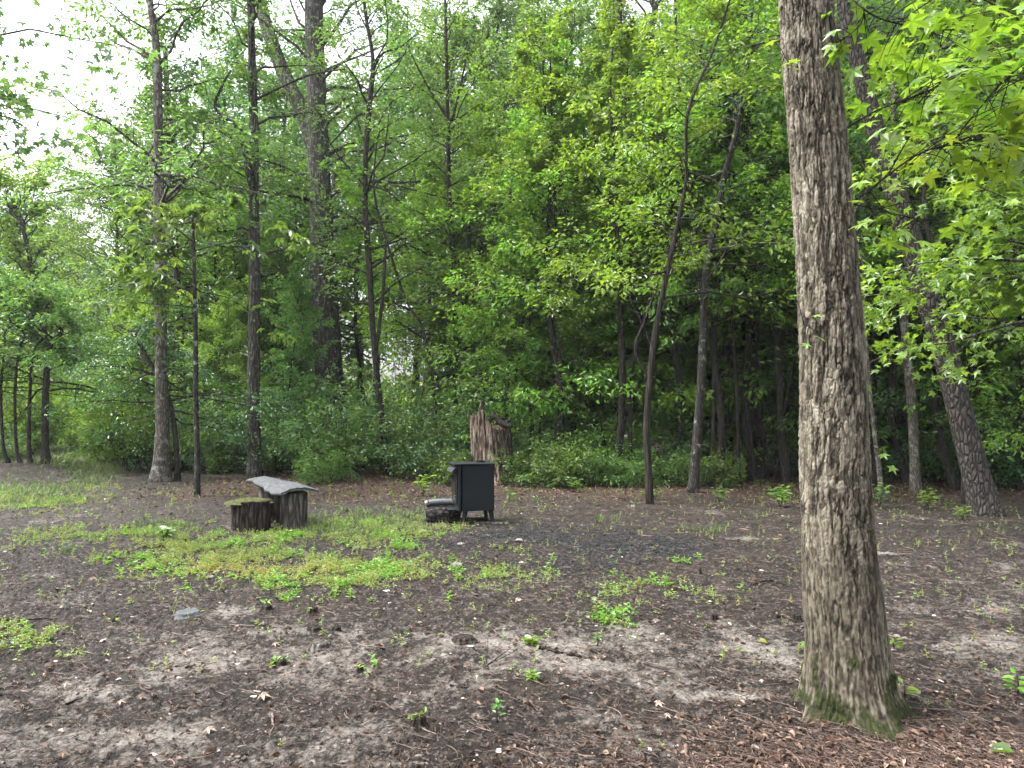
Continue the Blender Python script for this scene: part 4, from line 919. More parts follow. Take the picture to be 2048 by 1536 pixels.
tree('leaning_pine', 'big dark plated trunk leaning left behind the near oak', [(1972, 1030, 58), (1955, 960, 50), (1932, 870, 47), (1908, 780, 44), (1884, 690, 43), (1862, 620, 42), (1838, 540, 42), (1815, 460, 41), (1786, 370, 40), (1760, 290, 37), (1735, 200, 34), (1712, 110, 32), (1690, 20, 30)], B_PINE, L_BLUE,
     top=14, z0=7.0, z1=14, nb=34, L=(2.8, 1.5), lsize=.10, nleaf=14, nsub=8, sides=28, wob=.07, flare=1.2,
     extra=limb([([(1935, 880, 22), (1925, 800, 20), (1918, 740, 16), (1905, 690, 10)], .12)], 12.6))
tree('edge_tree', 'dark thick trunk at the right border of the photo', [(2062, 1000, 34), (2060, 850, 32), (2054, 700, 30), (2045, 560, 28), (2030, 440, 26), (2018, 340, 24), (2005, 200, 20)], B_DARK, L_MID, Y=15.5,
     top=13, z0=3.6, z1=13, nb=46, L=(2.9, 1.5), lsize=.10, nleaf=15, nsub=8)
tree('right_tree', 'leafy tree filling the space right of the leaning pine', [(2190, 1030, 26), (2175, 850, 24), (2160, 650, 22), (2150, 450, 20), (2140, 200, 16)], B_GREY, L_LIME, Y=9.5,
     top=8.5, z0=2.5, z1=8.5, nb=44, L=(2.3, 1.3), lsize=.13, tmpl=T_STAR, nleaf=12, nsub=7, azbias=(math.radians(170), .5), elev=(8, 48))
tree('left_tree', 'tree beyond the left border reaching star shaped leaves over the sky', [(-330, 1150, 30), (-320, 900, 28), (-300, 600, 25), (-290, 300, 22), (-280, 0, 18)], B_GREY, L_BLUE, Y=8.6,
     top=8.5, z0=4.9, z1=7.5, nb=17, L=(1.9, 1.4), lsize=.12, tmpl=T_STAR, nleaf=10, nsub=8, azbias=(0.0, .6), elev=(-5, 25))
tree('shaded_tree', 'dark trunk half hidden behind the tall pale tree', [(372, 950, 14), (366, 800, 14), (360, 640, 13), (352, 520, 12), (345, 400, 12), (336, 250, 11), (330, 100, 9)], B_DARK, L_DARK, Y=22,
     top=13, z0=4.0, z1=12, nb=38, L=(2.6, 1.3), lsize=.095, nleaf=13, nsub=7)
tree('arching_holly', 'small arching dark leaved tree bowing left over the path edge', [(356, 935, 11), (350, 860, 10), (338, 800, 9), (318, 755, 9), (300, 725, 8), (285, 700, 7), (262, 665, 5), (235, 650, 4)], B_DARK, L_DARK, Y=18,
     top=None, z0=1.5, z1=5, nb=34, L=(1.7, 1.3), lsize=.075, nleaf=15, nsub=7, elev=(0, 25), cat='small tree', droop=.3)
for (pts, Y, lab) in [([(1262, 935, 8), (1262, 760, 8), (1288, 640, 7), (1330, 500, 6), (1365, 400, 5)], 17.2, 'very thin dark stem curving right behind the leaning brown tree'), ([(1424, 960, 8), (1430, 700, 8), (1437, 560, 7), (1452, 400, 6)], 17, 'thin straight dark stem right of the lichen spotted trunk'),
                     ([(1478, 965, 8), (1472, 760, 8), (1466, 600, 7), (1478, 430, 6), (1490, 250, 5)], 17, 'thin dark stem just left of the snapped dark trunk'), ([(1510, 960, 9), (1490, 790, 8), (1455, 670, 8), (1425, 600, 6), (1400, 540, 5)], 17.6, 'thin dark stem leaning left from the snapped dark trunk'),
                     ([(1036, 925, 8), (1032, 760, 7), (1060, 640, 6), (1078, 520, 5)], 18.8, 'crooked thin stem rising above the tall decayed stump'), ([(872, 930, 8), (868, 780, 7), (846, 660, 6), (812, 600, 5)], 19.5, 'thin stem bending left between crooked trunk and stump'),
                     ([(1655, 970, 10), (1640, 700, 9), (1628, 450, 8), (1540, 250, 6)], 18, 'dark stem half hidden by the near oak'), ([(1930, 1000, 12), (1925, 850, 11), (1912, 740, 10), (1900, 650, 8)], 13.6, 'dark stem standing close behind the leaning plated trunk')]:
    tree('slender_tree', lab, pts, B_DARK, L_LIME, Y=Y, top=9, z0=3.6, z1=9, nb=17, L=(1.7, .9), lsize=.10, nleaf=13, nsub=6, elev=(10, 50), cat='small tree')
# far left: the clump of slim stems under a glossy crown
for (x0, y0, x1, y1, w, lab) in [(94, 945, 92, 780, 14, 'thickest slim stem tree of the clump by the path opening'), (62, 945, 60, 790, 7, 'slim straight tree second from the path opening'), (42, 950, 30, 790, 6, 'slim tree third from the path opening, leaning left'), (18, 950, 2, 780, 6, 'thin tree leaning left at the photo\'s left border')]:
    tree('slender_tree', lab, [(x0, y0, w * 1.4), ((x0 + x1) / 2 - 3, (y0 + y1) / 2 + 30, w), (x1, y1, w * .9), (x1 + 8, y1 - 90, w * .6)], B_DARK, L_MID, Y=19.6,
         top=4.6, z0=1.9, z1=4.6, nb=26, L=(1.9, .8), lsize=.12, tmpl=T_LONG, nleaf=13, nsub=6, elev=(5, 50), cat='small tree')
tree('far_tree', 'pale lime leaved tree far beyond the left path', [(60, 930, 14), (62, 700, 12), (70, 600, 11), (60, 520, 9), (40, 440, 7)], B_GREY, L_LIME, Y=31,
     top=11, z0=3.5, z1=11.5, nb=60, L=(4.2, 1.6), lsize=.15, nleaf=17, nsub=9)

# ------------------------------------------------------------------ repeated forest: shared meshes, every tree its own object
def proto_tree(name, cat, g, h, z0, nb, L, leafm, bark, lsize, nleaf, nsub, elev, r=.09, tmpl=T_OVAL, tilt=.55, subL=.4):
    a = [Vector((0, 0, 0))]; n = 7
    for k in range(1, n): a.append(Vector((g.normal(0, .10) * k ** .5, g.normal(0, .10) * k ** .5, h * k / (n - 1))))
    rad = [r * (1 - .8 * k / (n - 1)) for k in range(n)]
    return grow(name, None, cat, a, rad, bark, leafm, tmpl, lsize, z0, h, nb, L, elev, nsub, nleaf, seed=int(g.integers(1e6)), tilt=tilt, subL=subL, sides=9)
def shrub(name, g, h, w, ns, leafm, lsize, nleaf, bark=None):
    root = empty(name, (0, 0, 0)); T = Tree(g)
    for k in range(ns):
        a = k * 2.4 + g.normal(0, .4); el = math.radians(g.uniform(38, 85)); L = h * g.uniform(.55, 1.15)
        d = np.array([math.cos(a) * math.cos(el) * w, math.sin(a) * math.cos(el) * w, math.sin(el)])
        T.branch(np.array([math.cos(a) * .12, math.sin(a) * .12, -.03]), d, L, .012, 9, nleaf, lsize, .15, .42, .42, .12)
    T.wood.build('stems', bark or B_DARK, root, True); T.leaves('foliage', T_OVAL, leafm, root, .65); return root
used = set()
def place(proto, loc, rz, sc, label, cat, group):
    o = proto if proto.name not in used else copy_tree(proto)
    used.add(proto.name)
    o.location = loc; o.rotation_euler = (0, 0, rz); o.scale = (sc, sc, sc); tag(o, label, cat, group); return o
gp = np.random.default_rng(77)
UND = [proto_tree('understory_tree', 'tree', gp, 8.5, 1.2, 46, (2.0, .9), L_MID, B_DARK, .10, 16, 7, (12, 60), .06),
       proto_tree('understory_tree', 'tree', gp, 9.5, 2.0, 44, (2.2, .9), L_LIME, B_LICH, .10, 16, 7, (8, 50), .055),
       proto_tree('understory_tree', 'tree', gp, 7.5, 1.0, 42, (1.9, .9), L_BLUE, B_DARK, .09, 24, 7, (12, 60), .05)]
CAN = [proto_tree('canopy_tree', 'tree', gp, 18, 5.5, 60, (3.6, 2.2), L_BLUE, B_GREY, .14, 22, 8, (22, 62), .2),
       proto_tree('canopy_tree', 'tree', gp, 16, 4.5, 56, (3.4, 2.0), L_MID, B_GREY, .14, 22, 8, (20, 60), .17)]
SLIM = [proto_tree('slim_tree', 'tree', gp, 11.5, 4.2, 34, (1.9, 1.0), L_LIME, B_DARK, .10, 24, 7, (10, 50), .1), proto_tree('slim_tree', 'tree', gp, 12.5, 4.8, 34, (2.0, 1.0), L_MID, B_DARK, .10, 24, 7, (10, 55), .12)]
LOW = [proto_tree('young_maple', 'tree', gp, 4.6, .7, 26, (1.7, .7), L_LIME, B_DARK, .11, 15, 6, (10, 50), .03), proto_tree('young_maple', 'tree', gp, 5.4, 1.0, 28, (1.8, .8), L_MID, B_DARK, .11, 15, 6, (10, 50), .03)]
SHR = [shrub('shrub', gp, 2.3, 1.0, 15, L_SHRUB, .085, 13), shrub('shrub', gp, 1.7, 1.2, 14, L_DARK, .075, 14), shrub('shrub', gp, 2.6, .9, 15, L_BLUE, .085, 13), shrub('shrub', gp, 1.1, 1.3, 12, L_SHRUB, .08, 12), shrub('shrub', gp, 2.2, 1.1, 16, L_LIME, .10, 16)]
LAND = [(20, 'left border'), (95, 'clump of slim stems'), (200, 'path opening'), (320, 'tall pale trunk'), (394, 'hickory sapling'), (508, 'straight grey trunk'), (590, 'log bench'), (668, 'massive ridged trunk'), (772, 'crooked black trunk'), (850, 'open gap left of the stove'),
        (945, 'iron stove'), (1020, 'tall decayed stump'), (1122, 'straight thin sapling'), (1190, 'broad hazy trunk'), (1300, 'leaning brown tree'), (1386, 'lichen spotted trunk'), (1524, 'dark snapped trunk'), (1574, 'curved dark trunk'), (1690, 'near oak'),
        (1831, 'smooth grey trunk'), (1972, 'leaning plated trunk'), (2060, 'right border')]
def near_land(px):
    k = min(range(len(LAND)), key=lambda i: abs(LAND[i][0] - px)); return LAND[k][1], (px - LAND[k][0])
cnt = {}
def nice(kind, px, Y):
    ln, d = near_land(px); side = 'just right of' if d > 25 else ('just left of' if d < -25 else 'at')
    return '%s %s the %s' % (kind, side, ln)
# shrubs along the forest edge, front row to back row
SH = []
def addsh(k, px, Y, sc, kind): SH.append((k, px, Y, sc, kind))
for (k, px, Y, sc) in [(3, 232, 21.5, 1.2), (4, 262, 20.6, .9), (1, 295, 21.5, 1.1), (0, 350, 21.5, 1.0), (1, 428, 20.5, 1.1), (3, 450, 19.6, .8), (0, 475, 22, 1.2), (2, 550, 20.8, 1.0), (3, 565, 19.0, .9), (1, 610, 19.4, 1.1), (2, 640, 20.6, 1.1), (3, 655, 18.2, .9), (0, 690, 20, 1.1),
                       (3, 712, 17.9, 1.0), (1, 735, 20, 1.1), (2, 800, 20.2, 1.1), (3, 825, 18.4, 1.1), (0, 850, 19.8, 1.0), (1, 882, 18.8, 1.0), (3, 905, 18.0, .9), (2, 925, 20.0, 1.0), (0, 985, 19.8, 1.0), (2, 1050, 19.8, .8), (3, 1062, 17.6, .9), (0, 1090, 18.6, .7), (3, 1120, 17.4, .9), (1, 1150, 19, .8),
                       (3, 1180, 17.2, .8), (0, 1215, 18.6, .7), (3, 1250, 17.2, .8), (1, 1335, 18.8, .8), (3, 1345, 17.0, .8), (3, 1425, 17.2, .7), (0, 1450, 20, .8), (1, 1600, 20, .9), (0, 1755, 20, 1.0), (1, 1800, 19, .9), (1, 1870, 18, 1.0), (0, 1900, 20, 1.1), (1, 1990, 17, 1.0), (0, 2050, 18, 1.0), (1, 2120, 17, 1.2),
                       (0, 5, 23, .6), (1, -40, 22, .9), (0, -120, 20, 1.3), (4, 245, 27, .9), (4, 150, 33, .9), (4, 205, 30, .6), (4, 85, 31, .9), (4, 110, 36, 1.3), (4, 180, 44, 2.0), (4, 240, 30, 1.6), (4, 60, 30, 1.5), (4, 5, 28, 1.7), (4, 200, 40, 2.0)]:
    addsh(k, px, Y, sc, ['tall leafy shrub', 'dark glossy shrub', 'tall cool green shrub', 'low leafy shrub', 'bright lime shrub'][k])
seen = {}
def slab_(px, Y):
    lab = nice('faint slim tree deep in the wood', px, Y); k = 0
    while lab in seen: k += 1; lab = nice('faint slim tree deep in the wood' + [', farther back', ', farthest back', ', last of all'][min(k, 3) - 1], px, Y)
    seen[lab] = Y; return lab
for (k, px, Y, sc, kind) in SH:
    Y = Y * .95 if px > 480 else Y
    for (c_, w_, m_) in ((508, 112, 20.7), (772, 75, 21.4), (985, 70, 18.7), (394, 60, 20.0)):
        if abs(px - c_) < w_: Y = max(Y, m_ + .3 * math.sin(px))
    x = (px - 1024) / FPX * Y; lab = nice(kind, px, Y); grp = 'shrubs along the forest edge'
    if lab in seen: lab = nice(kind + (' behind others' if Y > seen[lab] else ' in front'), px, Y)
    if lab in seen: lab += ', farthest back'
    seen[lab] = Y
    place(SHR[k], (x, Y, float(hgt(x, Y))), gp.uniform(0, 6.3), sc * gp.uniform(.9, 1.1), lab, 'shrub', grp)
# understory trees: placed rows, then a jittered wood behind
UN = [(1, 1010, 18.8, .62), (0, 1160, 19, .6), (1, 1230, 19.2, .75), (2, 1350, 21, .6), (1, 1640, 20.2, .62), (2, 1800, 20.2, .6), (2, 1950, 18.2, .55), (0, 2030, 16.6, .55), (1, 2100, 13.5, .6),
      (0, 585, 20.6, .6), (1, 440, 20.8, .5), (1, 250, 22.5, .5), (0, 880, 20.4, .5), (1, 985, 20.5, 1.1), (0, 1040, 22.5, 1.2), (1, 1180, 19.5, 1.15), (1, 1235, 21.5, 1.15), (0, 1330, 20.5, 1.2), (1, 1440, 19.5, 1.2), (0, 1500, 22, 1.2), (1, 1610, 20, 1.2), (0, 1700, 18.5, 1.1),
      (1, 1765, 21, 1.1), (2, 1850, 18.5, 1.1), (0, 1930, 16.5, 1.0), (2, 2000, 19.5, 1.15), (1, 2090, 16.0, 1.0), (1, 275, 25, .62), (0, 350, 23, .7), (1, 470, 23.5, .8), (0, 560, 24.5, .85), (2, 600, 28, .8), (1, 900, 22.5, .9)]
for (k, px, Y, sc) in UN:
    x = (px - 1024) / FPX * Y; lab = nice(['leafy green understory tree', 'bright layered maple', 'dark leaved understory tree'][k], px, Y)
    if lab in seen: lab += ', further back'
    seen[lab] = Y
    place(UND[k], (x, Y, float(hgt(x, Y))), gp.uniform(0, 6.3), sc, lab, 'tree', 'understory trees of the wood')
for (k, px, Y, sc) in [(0, 1075, 19, 1.), (1, 1140, 20.5, 1.), (0, 1205, 18.6, .9), (1, 1255, 21, 1.1), (0, 1330, 18.8, 1.), (1, 1365, 21, 1.), (0, 1440, 19.4, 1.05), (1, 1495, 21, 1.1), (0, 1545, 19, .9), (1, 1595, 20.5, 1.), (0, 1660, 19, 1.), (1, 1745, 18.5, 1.), (0, 1790, 20, 1.1), (1, 1850, 19, 1.),
                      (0, 1900, 18, 1.), (1, 1960, 17.5, 1.), (0, 2030, 16.5, 1.), (0, 590, 24.5, .9), (1, 715, 26, .9), (0, 440, 22.5, .9), (1, 885, 20.5, .8), (0, 265, 21.5, .9), (0, 545, 24, 1.1)]:
    x = (px - 1024) / FPX * Y; lab = nice(['low lime leaved sapling', 'low green sapling'][k], px, Y)
    if lab in seen: lab += ', farther in'
    seen[lab] = Y
    place(LOW[k], (x, Y, float(hgt(x, Y))), gp.uniform(0, 6.3), sc, lab, 'sapling', 'young saplings inside the wood edge')
for i, (px, Y, k, sc) in enumerate([(1095, 18, 0, .9), (1150, 19.5, 1, 1.), (1232, 17.3, 0, .95), (1270, 24, 1, 1.), (1345, 17.5, 0, .9), (1440, 17, 1, .8), (1462, 19, 0, 1.), (1500, 18, 0, .9), (1605, 17.0, 1, .9), (1590, 22, 0, 1.), (1745, 17, 0, .95), (1775, 19, 1, 1.), (1812, 17, 0, .9), (1868, 18, 1, 1.), (1905, 16, 0, .85), (1950, 22, 1, 1.), (2008, 18, 0, .9), (2035, 20, 1, .95), (855, 22, 0, .8), (968, 23, 1, .9), (712, 25, 0, .85), (560, 26, 1, .9), (590, 25, 0, .8), (430, 23, 0, .85), (275, 24, 1, .85), (452, 26, 0, .9)]):
    x = (px - 1024) / FPX * Y; lab = nice('slim dark stemmed tree', px, Y)
    if lab in seen: lab += ' further back' if Y > seen[lab] else ' nearer'
    seen[lab] = Y
    place(SLIM[k], (x, Y, float(hgt(x, Y))), gp.uniform(0, 6.3), sc, lab, 'tree', 'slim stems inside the wood edge')
for i, Y in enumerate(np.r_[np.full(9, 25.), np.full(11, 29.), np.full(12, 34.)]):
    n_ = {25.: 9, 29.: 11, 34.: 12}[Y]; j = [i, i - 9, i - 20][[25., 29., 34.].index(Y)]
    px = 640 + (j + gp.uniform(.1, .9)) / n_ * 1600; Yy = Y + gp.normal(0, .9); x = (px - 1024) / FPX * Yy
    if px < 930 or (Y > 30 and px < 1350): continue
    place(UND[int(gp.integers(0, 3))], (x, Yy, float(hgt(x, Yy))), gp.uniform(0, 6.3), gp.uniform(.8, 1.15), slab_(px, Yy), 'tree', 'slim trees deep in the wood')
for (k, px, Y, sc) in [(0, 985, 29, 1.), (1, 1085, 28, 1.), (0, 560, 30, .9), (1, 330, 31, .85), (0, 830, 31, .95), (1, 900, 27, .95), (0, 640, 36, .95), (1, 500, 35, .9), (0, 760, 38, 1.), (1, 280, 36, .7), (0, 1010, 36, 1.1), (0, 1220, 31, 1.0), (0, 1430, 29, 1.05), (1, 1560, 26, 1.0), (0, 1690, 28, 1.0), (1, 1800, 24, 1.0), (0, 1910, 27, 1.0), (1, 2030, 24, 1.0), (0, 2160, 26, 1.0), (0, 1750, 37, 1.0), (1, 1980, 35, 1.0),
                       (1, 900, 37, .8), (1, 225, 27, .72), (0, 430, 29, .85), (1, 720, 32, .9), (1, 60, 44, .8), (1, 10, 36, .72), (0, 130, 40, .7)]:
    x = (px - 1024) / FPX * Y; lab = nice('tall tree with ' + ('cool green crown' if k == 0 else 'mid green crown'), px, Y)
    if lab in seen: lab += ', further back'
    seen[lab] = Y
    place(CAN[k], (x, Y, float(hgt(x, Y))), gp.uniform(0, 6.3), sc, lab, 'tree', 'tall canopy trees behind the edge')
# the far wood that reads as one mass
gw = np.random.default_rng(5); PP = []; cx = 0
for k in range(150):
    px = gw.uniform(-500, 2600); Y = gw.uniform(42, 56)
    top = np.interp(px, [-500, 0, 200, 260, 500, 690, 720, 900, 940, 1150, 2600], [5.5, 5.5, 4.0, 7, 7, 6, 4.5, 4.5, 7, 9, 13])
    x = (px - 1024) / FPX * Y; h = top * gw.uniform(.75, 1.05); w_ = gw.uniform(2, 3.4); n = int(260 * h / 8)
    q = gw.normal(0, 1, (n, 3)); q = nrm(q) * gw.uniform(.45, 1, (n, 1)) ** .5
    z = (q[:, 2] * .5 + .5) * h
    PP.append(np.c_[x + q[:, 0] * w_, Y + q[:, 1] * w_, z])
PP = np.vstack(PP); rep = 5
Q = np.repeat(PP, rep, 0) + gw.normal(0, .28, (len(PP) * rep, 3)); Q[:, 2] = np.abs(Q[:, 2]); n = len(Q)
V, F, k = put_leaves(T_OVAL, Q, gw.normal(0, 1, (n, 3)) + [0, 0, -.2], np.array([0, 0, 1.]) + gw.normal(0, .7, (n, 3)), gw.uniform(.2, .42, n))
q = mesh_np('far_wood', V, [F], L_MID, {'var': np.repeat(gw.random(n), k)}); tag(q, 'distant mass of trees closing the view behind the wood', 'woodland', kind='stuff')

# ------------------------------------------------------------------ seedlings at the forest edge, each one a plant
def seedling(name, lab, px, py, h, n, lsz, mat, tmpl=T_OVAL, cat='seedling', group=None, Y=None):
    b0 = ground(px, py); g = np.random.default_rng(int(px)); root = empty(name, b0); tag(root, lab, cat, group)
    mb = MB(); lp = []; ld = []
    ns = max(1, n // 9)
    for s_ in range(ns):
        a = s_ * 2.4 + g.random(); top = np.array([math.cos(a) * h * .28 * (ns > 1), math.sin(a) * h * .28 * (ns > 1), h * g.uniform(.75, 1)])
        pts = np.array([[0, 0, -.01], top * .5 + [g.normal(0, .01), 0, .02 * h], top]); mb.tube(pts, [.004 + .004 * h, .004, .002], 5)
        for k in range(n // ns):
            f = .25 + .75 * (k + 1) / (n // ns); c_ = pts[1] * (1 - abs(f - .5) * 2) * (1) if False else (top * f)
            aa = k * 2.4 + g.normal(0, .3); lp.append(c_ + np.array([math.cos(aa), math.sin(aa), 0.1]) * lsz * .15); ld.append([math.cos(aa), math.sin(aa), g.uniform(-.2, .5)])
    mb.build('stem', B_DARK, root, True)
    lp = np.array(lp); nn = np.array([0, -.1, 1.]) + g.normal(0, .35, (len(lp), 3)); V, F, k = put_leaves(tmpl, lp, np.array(ld), nn, lsz * g.uniform(.6, 1.1, len(lp)))
    mesh_np('leaves', V, [F], mat, {'var': np.repeat(g.random(len(lp)), k)}, False, root); return root
GS = 'seedlings at the forest edge'
for (px, py, h, n, l, mt, lab) in [(846, 992, .45, 30, .16, L_LIME, 'tall bright seedling in litter left of the stove'), (1560, 1015, .38, 36, .14, L_LIME, 'bushy green seedling left of the near oak'), (1856, 1020, .36, 36, .13, L_LIME, 'bushy seedling right of the smooth grey trunk'),
                                   (1758, 1015, .4, 30, .13, L_MID, 'leafy seedling against the right side of the near oak'), (1440, 1005, .28, 30, .12, L_MID, 'low seedling right of the lichen spotted trunk'), (1310, 1000, .2, 18, .1, L_MID, 'small seedling at the foot of the leaning brown tree'),
                                   (1925, 1040, .22, 24, .1, L_LIME, 'small seedling in front of the leaning plated trunk'), (1150, 985, .3, 30, .12, L_MID, 'seedling in brown litter right of the tall decayed stump'), (1020, 1003, .2, 16, .1, L_MID, 'small seedling at the base of the tall stump'),
                                   (330, 1082, .16, 40, .12, L_MID, 'broad leaved green weed left of the low mossy stump'), (575, 1075, .1, 14, .08, L_LIME, 'small sprout on dark soil before the log bench'), (558, 1165, .07, 14, .08, L_LIME, 'bright green sprout at the front of the weed patch'),
                                   (1715, 1040, .2, 14, .08, L_MID, 'sparse seedling beside the oak on reddish soil'), (1790, 1300, .09, 10, .05, L_LIME, 'tiny two leaved sprout right of the oak'), (1810, 1400, .10, 7, .09, L_NEAR, 'yellow green sprout touching the right side of the oak foot'),
                                   (2035, 1390, .12, 12, .07, L_NEAR, 'sprout near the right border of the photo'), (995, 1445, .12, 9, .05, L_MID, 'thin dark stemmed sprout low in the middle'), (1062, 1290, .05, 40, .06, L_LIME, 'mossy green tuft beside the long fallen branch'),
                                   (1065, 1362, .05, 36, .05, L_LIME, 'green tuft below the long fallen branch'), (1195, 1290, .08, 16, .04, L_MID, 'feathery weed right of the fallen branch'), (1200, 1230, .12, 50, .05, L_WEED, 'clump of yellow green weeds right of centre'), (1340, 1200, .08, 24, .05, L_WEED, 'small weed clump left of the near oak'),
                                   (533, 1212, .05, 8, .06, L_LIME, 'green sprout on a cut stub below the weeds')]:
    seedling('seedling', lab, px, py, h, n, l, mt, cat='plant', group=GS if py < 1060 else 'sprouts on the clearing')
# ------------------------------------------------------------------ cut stubs, sticks, leaves and stones that stand out
def stub(px, py, wpx, hpx, lab, mat=None, green=0):
    b0 = ground(px, py); mpp = b0.y / FPX; g = np.random.default_rng(int(px + py)); r = wpx / 2 * mpp; h = hpx * mpp
    root = empty('cut_stub', (b0.x, b0.y, float(surf(np.array([b0.x]), np.array([b0.y]))[0]))); tag(root, lab, 'stub', 'cut sapling stubs on the clearing')
    h *= .6
    mb = MB(); log_mesh(mb, r * 1.15, r, h, g, K=28, m=10, rib=r * .15, jag=h * .2, flare=r * .4); mb.build('wood', mat or M_ROT, root, True)
    if green:
        p = np.c_[g.normal(0, r * .6, (green, 2)), np.full(green, h)]; a = g.uniform(0, 6.3, green)
        V, F, k = put_leaves(T_OVAL, p, np.c_[np.cos(a), np.sin(a), g.uniform(-.3, .8, green)], np.array([0, 0, 1.]) + g.normal(0, .4, (green, 3)), g.uniform(.02, .05, green)); mesh_np('sprouts', V, [F], L_LIME, {'var': np.repeat(g.random(green), k)}, False, root)
for a in [(376, 1232, 44, 12, 'flat topped grey stub left of centre in bare soil', M_SLAB, 4), (640, 1294, 40, 12, 'pale topped broken stub in bare soil, larger of the pair', M_CUT, 0), (628, 1262, 26, 12, 'dark stub just above the pale topped stub', M_ROT, 0), (672, 1262, 18, 14, 'small stub right of the dark stub', M_ROT, 0),
          (560, 1330, 24, 20, 'mossy sprouting stub left of centre', M_ROT, 12), (627, 1228, 16, 14, 'small pointed stub below the weed patch', M_ROT, 3), (838, 1452, 26, 26, 'dark stub topped with green leaves near the bottom', M_ROT, 16), (720, 1340, 12, 10, 'tiny green stub left of centre', M_ROT, 6),
          (533, 1222, 20, 12, 'stub with sprout under the weed patch edge', M_ROT, 0), (1592, 1243, 20, 20, 'pointed dark stub left of the near oak', M_ROT, 0), (1428, 1238, 14, 16, 'narrow black stub in the right clearing', M_ROT, 0), (1400, 1150, 6, 14, 'thin upright stub past the charcoal patch', M_ROT, 0),
          (225, 1245, 10, 10, 'small green stub in the left clearing', M_ROT, 8), (928, 1283, 40, 9, 'flat curled dark stub by the pale sand', M_ROT, 2), (1555, 1235, 12, 12, 'small dark stub near the oak, left of the pointed one', M_ROT, 0), (745, 1425, 14, 8, 'low brown stub near the bottom', M_ROT, 0)]: stub(*a)
def stick(name, pts, w, lab, mat=None, cat='stick'):
    Pp = [];
    for (x, y) in pts:
        q = ground(x, y); Pp.append((q.x, q.y, float(surf(np.array([q.x]), np.array([q.y]))[0]) + w * .6))
    Q = spline(Pp, 6 * len(Pp)); g = np.random.default_rng(int(pts[0][0])); Q = Q + g.normal(0, w * .35, Q.shape); b0 = Q[0].copy()
    mb = MB(); mb.tube(Q - b0, w * (1 - .55 * np.linspace(0, 1, len(Q))) * g.uniform(.8, 1.15, len(Q)), 7, True, .2, a=np.repeat(.4, 7 * len(Q) + 2)); o = mb.build(name, mat or M_TWIG, None, True, tuple(b0)); tag(o, lab, cat, 'fallen sticks on the clearing'); return o
for (pts, w, lab, mt) in [([(1078, 1300), (1120, 1308), (1180, 1318), (1225, 1322)], .013, 'long dark fallen branch across the pale sand', M_ROT), ([(0, 1241), (40, 1245), (105, 1240)], .011, 'dark stick at the left border', M_ROT), ([(544, 1430), (546, 1455), (535, 1480)], .007, 'pale bent stick near the bottom left', M_TWIG),
                         ([(300, 1204), (330, 1208), (345, 1209)], .008, 'short dark stick above the flat topped stub', M_ROT), ([(355, 1420), (390, 1414), (420, 1414)], .006, 'dark stick low on the left', M_ROT), ([(130, 1410), (165, 1396), (205, 1380)], .007, 'stick beside pale sand on the left', M_ROT),
                         ([(0, 1390), (30, 1395), (58, 1408), (50, 1420)], .006, 'curved stick near the left border', M_ROT), ([(900, 1376), (935, 1378), (965, 1378)], .007, 'straight dark stick below centre', M_ROT), ([(1000, 1395), (1035, 1403), (1055, 1405)], .007, 'dark stick below the straight one', M_ROT),
                         ([(1036, 1475), (1060, 1484), (1085, 1490)], .009, 'short thick dark stick near the bottom centre', M_ROT), ([(820, 1510), (850, 1525), (870, 1536)], .008, 'stick cut by the bottom border', M_ROT), ([(1010, 1460), (1035, 1470), (1050, 1468)], .007, 'dark twig low in the middle', M_ROT),
                         ([(1372, 1495), (1376, 1530)], .010, 'pale bark strip near the bottom', M_TWIG), ([(330, 1345), (350, 1332), (365, 1325)], .004, 'fine twig in the left clearing', M_TWIG), ([(1270, 1230), (1330, 1238)], .006, 'thin stick among the right weeds', M_ROT), ([(1470, 1137), (1510, 1143), (1545, 1150)], .008, 'dark stick past the charcoal patch', M_ROT),
                         ([(1500, 1170), (1540, 1165), (1570, 1172)], .012, 'low dark root left of the oak', M_ROT), ([(388, 1398), (393, 1360), (398, 1335)], .003, 'reddish pine twig low on the left', M_TWIG), ([(1410, 1310), (1480, 1318), (1540, 1322)], .004, 'thin root on sand left of the oak', M_ROT),
                         ([(240, 1108), (280, 1106), (312, 1108)], .018, 'grey weathered limb among the left weeds', M_CUT), ([(1785, 1335), (1850, 1352), (1890, 1370)], .006, 'thin stick right of the oak', M_ROT), ([(1790, 1275), (1822, 1283)], .014, 'pale wood chunk right of the oak', M_STONE)]:
    stick('fallen_stick', pts, w, lab, mt)
root = empty('bare_twig', ground(973, 1328)); tag(root, 'bare branching twig standing on the pale sand', 'twig')
mb = MB()
for (x, z, r) in [(-.08, .14, .003), (.01, .17, .003), (.16, .10, .004), (-.2, .03, .003), (.28, .13, .003)]:
    mb.tube([(0, 0, -.01), (x * .4, 0, z * .35), (x, .02, z)], [r, r * .8, r * .4], 5)
mb.build('stem', B_DARK, root, True)
def fallen(px, py, size, var, lab, tmpl=T_DSTAR, mat=None, rz=0.0):
    q = ground(px, py); p = np.array([[0, 0, .012]]); a = rz; size *= .8; var = min(var, .9)
    V, F, k = put_leaves(tmpl, p, np.array([[math.cos(a), math.sin(a), .05]]), np.array([[.05, -.15, 1.]]), np.array([size]))
    o = mesh_np('fallen_leaf', V, [F], mat or M_DEAD, {'var': np.full(len(V), var)}, False, None, (q.x, q.y, float(surf(np.array([q.x]), np.array([q.y]))[0]) + .004)); tag(o, lab, 'leaf', 'fallen leaves standing out on the soil')
